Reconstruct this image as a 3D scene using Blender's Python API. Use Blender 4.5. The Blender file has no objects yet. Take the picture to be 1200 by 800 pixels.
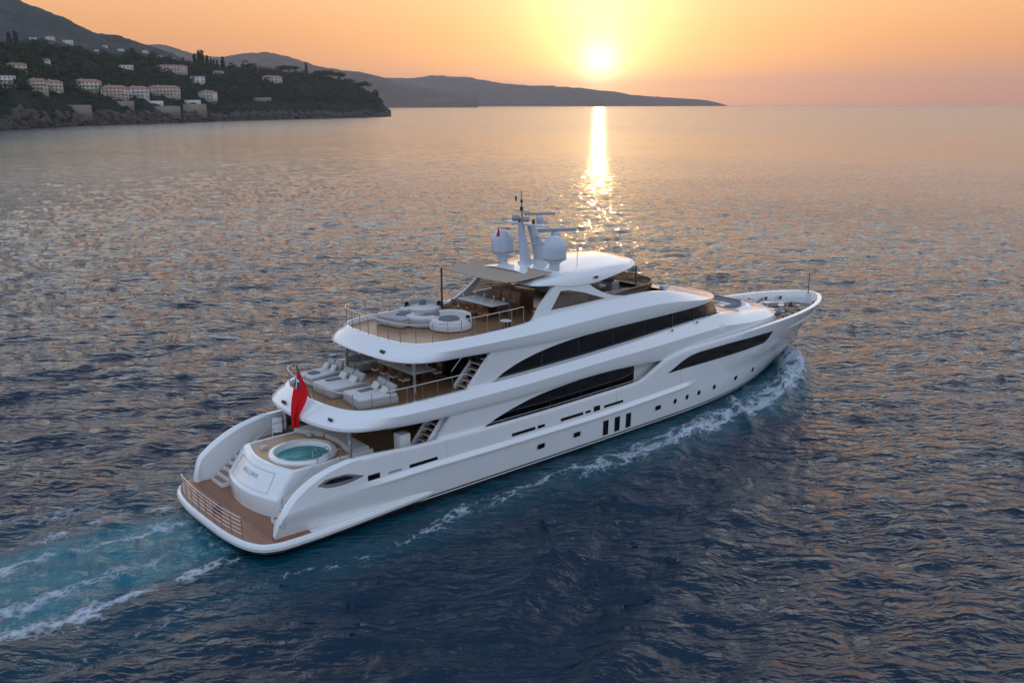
import bpy, bmesh, math, random
import numpy as np
from mathutils import Vector, Matrix, Euler
R = math.radians
SC = bpy.context.scene
COL = SC.collection
random.seed(7)
RNG = np.random.default_rng(11)

# ------------------------------------------------------------------ camera
# world: yacht axis = X (bow +X), port = +Y, origin at the stern on the waterline
VIEW_AZ = R(48.54)
CAM = Vector((-15.5, -38.4, 19.0))
cam_d = bpy.data.cameras.new('camera')
cam = bpy.data.objects.new('camera', cam_d)
COL.objects.link(cam)
cam_d.sensor_fit = 'HORIZONTAL'; cam_d.sensor_width = 36.0
cam_d.lens = 36.0 * 1078.0 / 1200.0
cam_d.clip_start = 0.5; cam_d.clip_end = 120000
cam.location = CAM
cam.rotation_euler = (R(90 - 14.46), 0, VIEW_AZ - R(90))
SC.camera = cam

# ------------------------------------------------------------------ light
SUN_AZ, SUN_EL = R(43.3), R(2.4)       # azimuth counter-clockwise from +X
sun_dir = Vector((math.cos(SUN_EL) * math.cos(SUN_AZ), math.cos(SUN_EL) * math.sin(SUN_AZ), math.sin(SUN_EL)))
sl = bpy.data.lights.new('sun_light', 'SUN'); sl.energy = 0.04; sl.angle = R(0.6); sl.color = (1.0, .58, .25)
slo = bpy.data.objects.new('sun_light', sl); COL.objects.link(slo)
slo.rotation_euler = (-sun_dir).to_track_quat('-Z', 'Y').to_euler()

world = bpy.data.worlds.new('World'); SC.world = world; world.use_nodes = True
wt = world.node_tree; wt.nodes.clear()
def wn(t, **k):
    n = wt.nodes.new(t)
    for a, b in k.items(): setattr(n, a, b)
    return n
wl = wt.links.new
wout = wn('ShaderNodeOutputWorld'); wbg = wn('ShaderNodeBackground')
sky = wn('ShaderNodeTexSky', sky_type='NISHITA', sun_disc=False)
sky.sun_elevation = SUN_EL; sky.sun_rotation = R(90) - SUN_AZ
sky.altitude = 20; sky.air_density = 1.0; sky.dust_density = 1.0; sky.ozone_density = 3.0
wbg.inputs['Strength'].default_value = 0.05
geo = wn('ShaderNodeTexCoord')
def wmath(op, a, b=None, clamp=False):
    n = wn('ShaderNodeMath', operation=op, use_clamp=clamp)
    for i, v in enumerate((a, b)):
        if v is None: continue
        if isinstance(v, (int, float)): n.inputs[i].default_value = v
        else: wl(v, n.inputs[i])
    return n.outputs[0]
sepd = wn('ShaderNodeSeparateXYZ'); wl(geo.outputs['Generated'], sepd.inputs[0])
el_deg = wmath('MULTIPLY', wmath('ARCSINE', sepd.outputs['Z']), 180 / math.pi)
az_cos = wn('ShaderNodeVectorMath', operation='DOT_PRODUCT'); wl(geo.outputs['Generated'], az_cos.inputs[0])
az_cos.inputs[1].default_value = (math.cos(SUN_AZ), math.sin(SUN_AZ), 0)
el_fac = wmath('POWER', wmath('DIVIDE', wmath('MAXIMUM', el_deg, 0.0), 90.0), 0.5, True)
def wramp(stops, fac):
    r = wn('ShaderNodeValToRGB'); r.color_ramp.interpolation = 'B_SPLINE'
    el = r.color_ramp.elements
    while len(el) > 1: el.remove(el[-1])
    for i, (deg, c) in enumerate(stops):
        p = math.sqrt(deg / 90.0)
        e = el[0] if i == 0 else el.new(p)
        e.position = p; e.color = (*c, 1)
    wl(fac, r.inputs[0]); return r.outputs[0]
FRONT = [(0, (.52, .19, .10)), (1.2, (.62, .21, .07)), (3.5, (.82, .29, .045)), (5, (.84, .34, .075)), (7, (.94, .46, .19)), (8.5, (1.2, .68, .40)), (11, (2.2, 1.36, 1.0)), (17, (2.3, 1.56, 1.34)), (24, (.95, .74, .76)), (35, (.20, .27, .40)), (52, (.09, .16, .31)), (90, (.30, .44, .66))]  # band above the frame overbrightened to lift the sea's reflections
BACK = [(0, (.46, .48, .56)), (8, (.58, .62, .72)), (25, (.66, .78, .96)), (48, (.54, .68, .92)), (90, (.30, .44, .66))]  # overhead and back sky raised to light the yacht's shaded side
GLOWS = [(1.05, (1, .93, .74), 1.2), (2.3, (1, .80, .38), .70), (5.0, (1, .60, .16), .26), (4.2, (1, .78, .40), .55, 1.0, 3.2), (8.5, (1, .60, .22), .20, .8, 4.0)]
# hand-set dusk sky: warm band towards the sun, pale lavender-blue behind the viewer
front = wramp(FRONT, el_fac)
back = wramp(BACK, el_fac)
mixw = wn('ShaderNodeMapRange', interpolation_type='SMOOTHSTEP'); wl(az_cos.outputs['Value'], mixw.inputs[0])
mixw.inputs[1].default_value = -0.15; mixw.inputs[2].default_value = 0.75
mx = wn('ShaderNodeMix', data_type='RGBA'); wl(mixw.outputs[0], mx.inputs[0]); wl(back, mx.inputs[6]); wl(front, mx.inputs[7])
def glow(deg, col, mult, flat=1.0, up=0.0):
    """gaussian lobe round the sun: light scattered forward by the dust; flat < 1 widens it sideways"""
    sub = wn('ShaderNodeVectorMath', operation='SUBTRACT'); wl(geo.outputs['Generated'], sub.inputs[0]); e0 = SUN_EL + R(up); sub.inputs[1].default_value = (math.cos(e0) * math.cos(SUN_AZ), math.cos(e0) * math.sin(SUN_AZ), math.sin(e0))
    d = []
    for v in (Vector((-math.sin(SUN_AZ), math.cos(SUN_AZ), 0)) * flat, Vector((0, 0, 1)), Vector((math.cos(SUN_AZ), math.sin(SUN_AZ), 0))):
        dp = wn('ShaderNodeVectorMath', operation='DOT_PRODUCT'); wl(sub.outputs[0], dp.inputs[0]); dp.inputs[1].default_value = v
        d.append(wmath('MULTIPLY', dp.outputs['Value'], dp.outputs['Value']))
    q = wmath('ADD', wmath('ADD', d[0], d[1]), d[2])
    e = wmath('EXPONENT', wmath('MULTIPLY', q, -1.0 / (R(deg) ** 2)))
    s_ = wn('ShaderNodeVectorMath', operation='SCALE'); s_.inputs[0].default_value = Vector(col) * mult; wl(e, s_.inputs['Scale'])
    return s_.outputs[0]
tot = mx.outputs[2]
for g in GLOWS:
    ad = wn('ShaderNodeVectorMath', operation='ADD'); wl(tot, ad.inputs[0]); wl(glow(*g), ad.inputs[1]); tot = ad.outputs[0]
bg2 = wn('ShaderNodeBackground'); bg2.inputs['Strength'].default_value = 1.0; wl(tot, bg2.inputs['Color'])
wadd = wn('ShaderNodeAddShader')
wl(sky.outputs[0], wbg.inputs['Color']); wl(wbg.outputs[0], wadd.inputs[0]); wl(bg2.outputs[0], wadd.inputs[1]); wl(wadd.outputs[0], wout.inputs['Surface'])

vs = SC.view_settings
vs.view_transform = 'Standard'; vs.look = 'None'; vs.gamma = 1.0; vs.use_curve_mapping = False
vs.exposure = 0.18
SC.cycles.max_bounces = 6; SC.cycles.diffuse_bounces = 3; SC.cycles.glossy_bounces = 4
SC.cycles.transmission_bounces = 4; SC.cycles.volume_bounces = 0; SC.cycles.transparent_max_bounces = 6
SC.cycles.caustics_reflective = False; SC.cycles.caustics_refractive = False
SC.cycles.sample_clamp_indirect = 3.0
SC.cycles.use_denoising = True

# ------------------------------------------------------------------ helpers
def nmat(name, build):
    m = bpy.data.materials.new(name); m.use_nodes = True
    nt = m.node_tree; p = nt.nodes['Principled BSDF']
    build(nt, p); return m
def nd(nt, t, ins=None, **k):
    n = nt.nodes.new(t)
    for a, b in k.items(): setattr(n, a, b)
    for a, b in (ins or {}).items():
        if isinstance(b, bpy.types.NodeSocket): nt.links.new(b, n.inputs[a])
        else: n.inputs[a].default_value = b
    return n
def mth(nt, op, a, b=None, c=None, clamp=False):
    n = nt.nodes.new('ShaderNodeMath'); n.operation = op; n.use_clamp = clamp
    for i, v in enumerate((a, b, c)):
        if v is None: continue
        if isinstance(v, (int, float)): n.inputs[i].default_value = v
        else: nt.links.new(v, n.inputs[i])
    return n.outputs[0]
def mixc(nt, f, a, b):
    n = nt.nodes.new('ShaderNodeMix'); n.data_type = 'RGBA'
    for i, v in ((0, f), (6, a), (7, b)):
        if isinstance(v, bpy.types.NodeSocket): nt.links.new(v, n.inputs[i])
        elif i == 0: n.inputs[0].default_value = v
        else: n.inputs[i].default_value = (*v, 1)
    return n.outputs[2]
def noise(nt, vec, scale, detail=3, rough=.55, dist=0):
    n = nd(nt, 'ShaderNodeTexNoise', {'Scale': scale, 'Detail': detail, 'Roughness': rough, 'Distortion': dist})
    nt.links.new(vec, n.inputs['Vector']); return n.outputs['Fac']
def mesh_np(name, V, F, mat, smooth=True):
    me = bpy.data.meshes.new(name)
    V = np.asarray(V, np.float32); F = np.asarray(F, np.int32)
    me.vertices.add(len(V)); me.vertices.foreach_set('co', V.ravel())
    k = F.shape[1]
    me.loops.add(F.size); me.loops.foreach_set('vertex_index', F.ravel())
    me.polygons.add(len(F)); me.polygons.foreach_set('loop_start', np.arange(0, F.size, k, dtype=np.int32))
    me.polygons.foreach_set('loop_total', np.full(len(F), k, np.int32))
    me.update(calc_edges=True); me.validate()
    if smooth: me.polygons.foreach_set('use_smooth', np.ones(len(F), bool))
    if mat: me.materials.append(mat)
    return me
def link(name, me, parent=None):
    o = bpy.data.objects.new(name, me); COL.objects.link(o)
    if parent: o.parent = parent
    return o
def tag(o, label=None, cat=None, group=None, kind=None):
    for k, v in (('label', label), ('category', cat), ('group', group), ('kind', kind)):
        if v: o[k] = v
    return o
def grid_faces(n, m, flip=False):
    i = np.arange(n - 1)[:, None]; j = np.arange(m - 1)[None, :]
    a = i * m + j
    f = np.stack([a, a + 1, a + m + 1, a + m], -1).reshape(-1, 4)
    return f[:, ::-1] if flip else f
def pchip(xs, ys):
    xs = np.asarray(xs, float); ys = np.asarray(ys, float)
    h = np.diff(xs); d = np.diff(ys) / h; m = np.zeros(len(xs))
    for i in range(1, len(xs) - 1):
        if d[i-1] * d[i] > 0:
            w1 = 2*h[i] + h[i-1]; w2 = h[i] + 2*h[i-1]; m[i] = (w1 + w2) / (w1/d[i-1] + w2/d[i])
    m[0] = d[0]; m[-1] = d[-1]
    def f(x):
        x = np.clip(np.asarray(x, float), xs[0], xs[-1])
        k = np.clip(np.searchsorted(xs, x) - 1, 0, len(h) - 1)
        t = (x - xs[k]) / h[k]
        return ((1+2*t)*(1-t)**2*ys[k] + t*(1-t)**2*h[k]*m[k] + t*t*(3-2*t)*ys[k+1] + t*t*(t-1)*h[k]*m[k+1])
    return f
def fbm(x, y, seed=0, octaves=5):
    """value noise, numpy"""
    out = np.zeros(np.broadcast(x, y).shape); amp = 1.0
    for o in range(octaves):
        r = np.random.default_rng(seed + o); T = r.random((256, 256))
        xf = x * 2**o + 13.7 * o; yf = y * 2**o + 7.1 * o
        xi = np.floor(xf).astype(int); yi = np.floor(yf).astype(int); tx = xf - xi; ty = yf - yi
        tx = tx*tx*(3-2*tx); ty = ty*ty*(3-2*ty)
        g = lambda a, b: T[(xi + a) % 256, (yi + b) % 256]
        out += amp * ((g(0,0)*(1-tx) + g(1,0)*tx)*(1-ty) + (g(0,1)*(1-tx) + g(1,1)*tx)*ty - .5)
        amp *= .5
    return out

# ------------------------------------------------------------------ sea
def wave_tile(N, L, wind, peak, hs, spread, seed, fall=-4.0):
    """random sea surface (deep water spectrum) on a periodic tile"""
    r = np.random.default_rng(seed)
    k1 = np.fft.fftfreq(N, L / N) * 2 * np.pi
    kx, ky = np.meshgrid(k1, k1, indexing='ij'); k = np.hypot(kx, ky); k[0, 0] = 1
    kp = 2 * np.pi / peak
    S = k**fall * np.exp(-1.25 * (kp / k)**2)
    c = (kx * math.cos(wind) + ky * math.sin(wind)) / k
    S *= (np.abs(c)**spread + .06); S[0, 0] = 0
    A = np.sqrt(S) * (r.normal(size=k.shape) + 1j * r.normal(size=k.shape))
    h = np.fft.ifft2(A).real; s = hs / (4 * h.std()); h *= s
    dx = np.fft.ifft2(A * (-1j * kx / k)).real * s; dy = np.fft.ifft2(A * (-1j * ky / k)).real * s
    return h, dx, dy
def samp(T, x, y, L, ang):
    N = T[0].shape[0]; ca, sa = math.cos(ang), math.sin(ang)
    u = (x * ca + y * sa) / L * N; v = (-x * sa + y * ca) / L * N
    ui = np.floor(u).astype(int); vi = np.floor(v).astype(int); tu = u - ui; tv = v - vi
    out = [t[ui % N, vi % N]*(1-tu)*(1-tv) + t[(ui+1) % N, vi % N]*tu*(1-tv) + t[ui % N, (vi+1) % N]*(1-tu)*tv + t[(ui+1) % N, (vi+1) % N]*tu*tv for t in T]
    h, a, b = out
    return h, a * ca - b * sa, a * sa + b * ca
def sst(a, b, x):
    t = np.clip((x - a) / (b - a), 0, 1); return t * t * (3 - 2 * t)
# waterline half breadth of the hull (used by the wake too)
f_wl = lambda x: np.where(np.asarray(x) > 47.2, 0.0, hull_y(np.minimum(x, 47.2), 0 * np.asarray(x)))
def sea():
    ox = CAM.x - 75 * math.cos(VIEW_AZ); oy = CAM.y - 75 * math.sin(VIEW_AZ)
    nr = 1150
    r = 68 * (21000 / 68) ** (np.linspace(0, 1, nr) ** 1.12)
    a_f = np.linspace(-R(40), R(40), 900); a_b = np.linspace(R(40), R(320), 42)[1:-1]
    ang = np.concatenate([a_f, a_b, [a_f[0] + 2 * np.pi]]) + VIEW_AZ
    nf = len(ang)
    rr, aa = np.meshgrid(r, ang, indexing='ij')
    x = ox + rr * np.cos(aa); y = oy + rr * np.sin(aa)
    front = np.abs((aa - VIEW_AZ + np.pi) % (2 * np.pi) - np.pi) < R(41)
    T1 = wave_tile(512, 190.0, R(56), 9.0, .36, 4, 3); T2 = wave_tile(512, 61.0, R(42), 2.8, .23, 3, 5, -3.7)
    d = np.hypot(x - CAM.x, y - CAM.y)
    g1 = (1 - .66 * sst(90, 260, d)) * (1 - sst(350, 1100, d)) * front; g2 = (1 - sst(120, 420, d)) * front
    # flatter water close against the hull, and the wake pushed up by the bow
    ay = np.abs(y); hb = f_wl(x); off = ay - hb
    inx = (x > -1) & (x < 47.2)
    near = np.where(inx, np.clip(1 - off / 7, 0, 1), 0)
    h1, a1, b1 = samp(T1, x, y, 190.0, R(7)); h2, a2, b2 = samp(T2, x, y, 61.0, R(33))
    amp = 1 - .45 * near
    chop = 1.15
    z = (h1 * g1 + h2 * g2) * amp
    xx = x + chop * (a1 * g1 + a2 * g2) * amp; yy = y + chop * (b1 * g1 + b2 * g2) * amp
    # ---- wake: attributes foam (white water), turb (aerated teal water)
    n1 = fbm(x / 5.5, y / 3.2, 40); n2 = fbm(x / 1.6, y / 1.1, 50); n3 = fbm(x / 7.0, y / 2.2, 61, 3)
    foam = np.zeros_like(x); turb = np.zeros_like(x); rise = np.zeros_like(x)
    # bow wave: crest leaves the stem and drops back along the side
    s = 47.4 - x                              # metres aft of the stem
    crest = np.interp(s, [-1, 0, 2, 4, 7, 10, 14, 20, 30, 50, 70], [0, .2, 1.5, 2.5, 3.2, 3.3, 3.2, 3.2, 3.0, 2.2, 3.2]) + n1 * 1.5 * sst(5, 16, s)
    e = off - crest
    w_out = np.interp(s, [0, 3, 8, 20, 50], [.5, .7, .8, .7, .5])
    dens = np.interp(s, [-1, -.2, 1, 9, 13, 18, 24, 30, 38, 48, 60], [0, .6, .92, .80, .78, .78, .74, .68, .60, .50, 0])
    outer = np.exp(-np.clip(e, 0, None)**2 / w_out**2)
    innerw = np.interp(s, [0, 8, 14, 24, 34, 47], [3, 2.6, 2.4, 2.0, 1.2, .8])
    inner = np.exp(-np.clip(-e, 0, None)**2 / innerw**2)
    side = (off > -.8) & (s > -1.2) & (s < 62)
    foam = np.maximum(foam, np.where(side, dens * outer * inner, 0))
    rise += np.where(side, np.interp(s, [-1, 0, 2, 8, 14, 22, 40], [0, .45, 1.05, .65, .32, .18, .05]) * outer * inner * (1 + 1.3 * n2), 0)
    turb = np.maximum(turb, np.where(side, np.interp(s, [-1, 0, 14, 30, 60], [0, .55, .45, .25, .12]) * np.exp(-np.clip(e, 0, None)**2 / 1.5**2), 0))
    # detached diverging crests from the bow
    for s0, sl_, ln, ww, fo, hh in ((6.5, .62, 3.6, .42, .7, .40), (14.2, 1.15, 3.4, .55, .95, .42), (19.0, .42, 7.0, .6, .40, .22), (28.0, .40, 9.0, .8, .3, .2)):
        t = s - s0; lat = ay - (f_wl(np.clip(47.4 - s0, 0, 47)) + (1.9 if sl_ < 1 else .9) + t * sl_)
        m = np.exp(-(lat / ww)**2) * sst(-2.5, 0, t) * (1 - sst(ln * .5, ln * 1.5, t)) * (off > 0)
        foam = np.maximum(foam, m * fo * (.75 + 1.0 * n1)); rise += m * hh
    # long quiet wave trains fanning out from the bow
    for k in range(4):
        t = s - 6; lat = ay - (1.5 + 5.5 * k + t * .36)
        m = np.exp(-(lat / 1.5)**2) * sst(4 + 9 * k, 18 + 9 * k, t) * (1 - sst(60, 120, t)) * (off > 1)
        rise += m * .34 * (1 + n1) * front
    # stern: churned water
    t = -x
    wid = 3.9 + .10 * np.clip(t, 0, 200); q = ay / wid
    st = (x < .6)
    core = np.exp(-np.clip(q - .55, 0, None)**2 / .22**2) * sst(-.6, .6, t) * (1 - sst(45, 150, t))
    turb = np.maximum(turb, np.where(st, core * (.95 - .35 * sst(14, 50, t)), 0))
    arms = 0
    for yc, gr, w, a0 in ((3.6, .10, .5, .62), (1.2, .06, .6, .60), (-1.0, .05, .6, .56), (-3.4, .06, .45, .60), (-4.6, .26, .5, .40), (4.6, .42, .6, .48)):
        wob = n1 * 3.0 * sst(1, 14, t)
        arms = np.maximum(arms, a0 * np.exp(-((y + wob - yc - math.copysign(gr, yc) * t) / (w + .045 * np.clip(t, 0, 99)))**2))
    foam = np.maximum(foam, np.where(st, arms * sst(-.5, .6, t) * (1 - .7 * sst(10, 60, t)) * np.clip(.86 + 2.6 * n3, .15, 1.25), 0))
    foam = np.maximum(foam, np.where(st, core * (.20 + .32 * n3 + .25 * (1 - sst(0, 5, t))), 0))
    rise += np.where(st, core * (.22 * n2 + .18 * n1 + .05 * np.cos(t * .9)) * (1 - sst(30, 90, t)), 0)
    # nothing may climb through the hull bottom / platform
    z = z + rise
    zc = np.where((x > -2.5) & (x < 6) & (ay < 6), .05, 9)
    z = np.minimum(z, np.maximum(zc, -1)) if False else np.where(zc < 9, np.minimum(z, .10), z)
    inside = (off < .15) & inx
    z = np.where(inside, np.minimum(z, .02), z)
    hullband = (off < .6) & (off > -.5) & inx & (x < 36)
    z = np.where(hullband, np.minimum(z, .12), z)
    V = np.stack([xx, yy, z], -1).reshape(-1, 3)
    F = grid_faces(nr, nf, True)
    # close the disc in the middle (behind the viewer)
    me = mesh_np('sea', V, F[:, ::-1], M['sea'])
    for nm, arr in (('foam', foam), ('turb', turb)):
        at = me.attributes.new(nm, 'FLOAT', 'POINT'); at.data.foreach_set('value', np.clip(arr, 0, 1.2).astype(np.float32).ravel())
    o = link('sea', me); tag(o, kind='structure')
    n = 64; c = [(ox + 69 * math.cos(i * 2 * math.pi / n), oy + 69 * math.sin(i * 2 * math.pi / n), -.35) for i in range(n)]
    me2 = bpy.data.meshes.new('sea_near'); me2.from_pydata(c, [], [list(range(n))]); me2.materials.append(M['sea'])
    tag(link('sea_behind_viewer', me2), kind='structure')
def m_sea(nt, p):
    tc = nd(nt, 'ShaderNodeNewGeometry').outputs['Position']
    def mp(rot, sc):
        a = nd(nt, 'ShaderNodeMapping', {'Rotation': (0, 0, rot)}); nt.links.new(tc, a.inputs['Vector'])
        b = nd(nt, 'ShaderNodeMapping', {'Scale': sc}); nt.links.new(a.outputs[0], b.inputs['Vector']); return b.outputs[0]
    fo = nd(nt, 'ShaderNodeAttribute', attribute_name='foam').outputs['Fac']; tu = nd(nt, 'ShaderNodeAttribute', attribute_name='turb').outputs['Fac']
    # foam lace: distorted cell borders at two sizes
    def lace(sc, stretch, w):
        v = mp(R(-4), (stretch, 1, 1))
        nz = nd(nt, 'ShaderNodeTexNoise', {'Scale': sc * .7, 'Detail': 4}); nt.links.new(v, nz.inputs['Vector'])
        off = nd(nt, 'ShaderNodeVectorMath', {1: (.5, .5, .5)}, operation='SUBTRACT'); nt.links.new(nz.outputs['Color'], off.inputs[0])
        s_ = nd(nt, 'ShaderNodeVectorMath', operation='SCALE'); nt.links.new(off.outputs[0], s_.inputs[0]); s_.inputs['Scale'].default_value = 1.9 / sc
        ad = nd(nt, 'ShaderNodeVectorMath', operation='ADD'); nt.links.new(v, ad.inputs[0]); nt.links.new(s_.outputs[0], ad.inputs[1])
        vo = nd(nt, 'ShaderNodeTexVoronoi', {'Scale': sc}, feature='DISTANCE_TO_EDGE'); nt.links.new(ad.outputs[0], vo.inputs['Vector'])
        return mth(nt, 'SUBTRACT', 1.0, mth(nt, 'MULTIPLY', vo.outputs['Distance'], w, clamp=True))
    l1 = lace(1.1, .55, 3.2); l2 = lace(3.4, .7, 2.6)
    fn = noise(nt, mp(0, (.7, 1, 1)), 2.2, 9, .72)
    pat = mth(nt, 'ADD', mth(nt, 'ADD', mth(nt, 'MULTIPLY', l1, .34), mth(nt, 'MULTIPLY', l2, .26)), mth(nt, 'MULTIPLY', fn, .75))
    lvl = mth(nt, 'ADD', mth(nt, 'MULTIPLY', fo, .98), mth(nt, 'MULTIPLY', tu, .05))
    f = mth(nt, 'MULTIPLY', mth(nt, 'SUBTRACT', mth(nt, 'ADD', pat, lvl), 1.28), 3.2, clamp=True)
    f = mth(nt, 'MULTIPLY', f, mth(nt, 'MULTIPLY', fo, 6.0, clamp=True))
    deep = mixc(nt, noise(nt, mp(0, (1, 1, 1)), .03, 3), (.0003, .0140, .0320), (.0005, .0190, .040))
    col = mixc(nt, mth(nt, 'MULTIPLY', mth(nt, 'MULTIPLY', tu, mth(nt, 'ADD', noise(nt, mp(0, (.4, 1, 1)), .8, 5, .6), .45)), 1.0, clamp=True), deep, (.004, .150, .200))
    col = mixc(nt, mth(nt, 'MULTIPLY', f, .93), col, (.50, .56, .62))
    nt.links.new(col, p.inputs['Base Color'])
    dr = nd(nt, 'ShaderNodeVectorMath', {1: (20, -5, 0)}, operation='DISTANCE'); nt.links.new(tc, dr.inputs[0])
    rg = nd(nt, 'ShaderNodeMapRange', {1: 60.0, 2: 700.0, 3: .05, 4: .19}); nt.links.new(dr.outputs['Value'], rg.inputs[0])
    nt.links.new(mth(nt, 'ADD', rg.outputs[0], mth(nt, 'MULTIPLY', f, .6)), p.inputs['Roughness'])
    p.inputs['IOR'].default_value = 1.333
    # ripples: wind-combed, three sizes
    b1 = noise(nt, mp(R(-55), (1, .42, 1)), .55, 4, .6, .4)
    b2 = noise(nt, mp(R(-40), (1, .50, 1)), 1.7, 5, .60, .3)
    b2 = mth(nt, 'SUBTRACT', 1.0, mth(nt, 'MULTIPLY', mth(nt, 'ABSOLUTE', mth(nt, 'SUBTRACT', b2, .5)), 2.0))
    b4 = noise(nt, mp(R(-50), (1, .34, 1)), .95, 3, .5, .2)
    b4 = mth(nt, 'SUBTRACT', 1.0, mth(nt, 'MULTIPLY', mth(nt, 'ABSOLUTE', mth(nt, 'SUBTRACT', b4, .5)), 2.0))
    b3 = noise(nt, mp(R(-58), (1, .6, 1)), 5.0, 4, .6)
    patch = mth(nt, 'ADD', .45, mth(nt, 'MULTIPLY', noise(nt, mp(R(-50), (1, .4, 1)), .022, 3), 1.1))
    hsum = mth(nt, 'ADD', mth(nt, 'MULTIPLY', b1, .26), mth(nt, 'ADD', mth(nt, 'MULTIPLY', b2, .050), mth(nt, 'MULTIPLY', b4, .185)))
    hsum = mth(nt, 'ADD', hsum, mth(nt, 'MULTIPLY', b3, .018))
    hsum = mth(nt, 'MULTIPLY', hsum, patch)
    # ripples flattened with distance from the yacht, to brighten the far sea's reflection
    dv = nd(nt, 'ShaderNodeVectorMath', {1: (20, -5, 0)}, operation='DISTANCE'); nt.links.new(tc, dv.inputs[0])
    cm = nd(nt, 'ShaderNodeMapRange', {1: 30.0, 2: 380.0, 3: 1.22, 4: .36}, interpolation_type='SMOOTHERSTEP'); nt.links.new(dv.outputs['Value'], cm.inputs[0])
    hsum = mth(nt, 'MULTIPLY', hsum, cm.outputs[0])
    hsum = mth(nt, 'ADD', hsum, mth(nt, 'MULTIPLY', f, .05))
    hsum = mth(nt, 'ADD', hsum, mth(nt, 'MULTIPLY', mth(nt, 'MULTIPLY', tu, noise(nt, mp(0, (.8, 1, 1)), 2.4, 6, .65)), .22))
    bp = nd(nt, 'ShaderNodeBump', {'Strength': 1.0, 'Distance': 1.0}); nt.links.new(hsum, bp.inputs['Height'])
    nt.links.new(bp.outputs[0], p.inputs['Normal'])
M = {}
M['sea'] = nmat('sea_water', m_sea)

# ------------------------------------------------------------------ the yacht: hull lines
END_Z = pchip([-1.2, 0, .55, 1.85, 3.0, 4.45], [45.6, 47.2, 48.2, 49.5, 50.15, 50.6])
_L0 = pchip([0, 3, 8, 20, 28, 31, 34, 37, 39.5, 41.8, 43.8, 45.6, 47.2], [4.0, 4.15, 4.30, 4.38, 4.33, 4.2, 3.85, 3.3, 2.6, 1.85, 1.15, .5, 0])
_L1 = pchip([0, 1.5, 4, 8, 14, 24, 28, 32, 36, 40, 43, 45.5, 47.5, 48.8, 49.5], [4.55, 4.6, 4.56, 4.5, 4.52, 4.5, 4.44, 4.25, 3.85, 3.1, 2.3, 1.5, .8, .3, 0])
_L2 = pchip([0, 1.5, 4, 8, 14, 30, 34, 38, 42, 44.5, 47, 49, 50.1, 50.6], [4.1, 4.18, 4.3, 4.4, 4.46, 4.46, 4.42, 4.25, 3.9, 3.45, 2.75, 1.8, .95, 0])
def hull_y(x, z):
    """half breadth of the hull at x, z"""
    x = np.asarray(x, float); z = np.asarray(z, float) + 0 * x
    s = np.clip(x / END_Z(z), 0, 1)
    a = _L0(s * 47.2); b = _L1(s * 49.5); c = _L2(s * 50.6)
    t1 = np.clip(z / 1.85, -.7, 1); t2 = np.clip((z - 1.85) / 2.6, 0, 1)
    lo = a + (b - a) * np.sign(t1) * np.abs(t1) ** 1.0
    return np.maximum(np.where(z <= 1.85, np.where(t1 < 0, a * (1 + t1 * .35), lo), b + (c - b) * t2 ** .85), 0)
f_zg = pchip([.9, 1.05, 1.3, 1.6, 2.1, 2.7, 3.3, 4.0, 5.0, 6.1, 8, 10, 13, 17, 21, 24.4, 25.1, 26, 27, 28.5, 32, 40, 50.6],
             [.78, 1.2, 1.72, 2.05, 2.44, 2.78, 3.02, 3.2, 3.33, 3.32, 3.2, 3.12, 3.04, 3.02, 3.06, 3.12, 3.28, 3.66, 4.02, 4.25, 4.35, 4.4, 4.45])

# ------------------------------------------------------------------ materials of the yacht
def basic(name, col, rough=.5, metal=0, spec=.5, coat=0, var=0.0, vs=3.0):
    def f(nt, p):
        if var:
            pos = nd(nt, 'ShaderNodeNewGeometry').outputs['Position']; n = noise(nt, pos, vs, 5, .65)
            nt.links.new(mixc(nt, n, tuple(c * (1 - var) for c in col), tuple(min(1, c * (1 + var)) for c in col)), p.inputs['Base Color'])
        else: p.inputs['Base Color'].default_value = (*col, 1)
        p.inputs['Roughness'].default_value = rough; p.inputs['Metallic'].default_value = metal
        p.inputs['Specular IOR Level'].default_value = spec; p.inputs['Coat Weight'].default_value = coat; p.inputs['Coat Roughness'].default_value = .06
    M[name] = nmat(name, f); return M[name]
def m_hull(nt, p):
    pos = nd(nt, 'ShaderNodeNewGeometry').outputs['Position']; z = nd(nt, 'ShaderNodeSeparateXYZ', {0: pos}).outputs['Z']
    gt = lambda v: mth(nt, 'GREATER_THAN', z, v)
    n = noise(nt, pos, .7, 5, .6)
    white = mixc(nt, n, (.74, .745, .75), (.80, .80, .80))
    stain = mth(nt, 'MULTIPLY', noise(nt, nd(nt, 'ShaderNodeMapping', {0: pos, 'Scale': (2.5, 2.5, .25)}).outputs[0], 2.0, 4, .6), mth(nt, 'SUBTRACT', 1.0, mth(nt, 'MULTIPLY', z, .8, clamp=True)))
    white = mixc(nt, mth(nt, 'MULTIPLY', stain, .30), white, (.45, .43, .38))
    c = mixc(nt, gt(.24), (.012, .013, .016), (.70, .70, .68)); c = mixc(nt, gt(.31), c, (.012, .013, .016)); c = mixc(nt, gt(.39), c, white)
    nt.links.new(c, p.inputs['Base Color']); p.inputs['Roughness'].default_value = .16; p.inputs['Coat Weight'].default_value = .8; p.inputs['Coat Roughness'].default_value = .05
M['hull_paint'] = nmat('hull_paint', m_hull)
basic('white_paint', (.77, .775, .78), .18, coat=.7, var=.03, vs=.8)
basic('matt_white', (.70, .70, .69), .55, var=.05)
basic('soffit_white', (.62, .61, .60), .45, var=.04)
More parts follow.
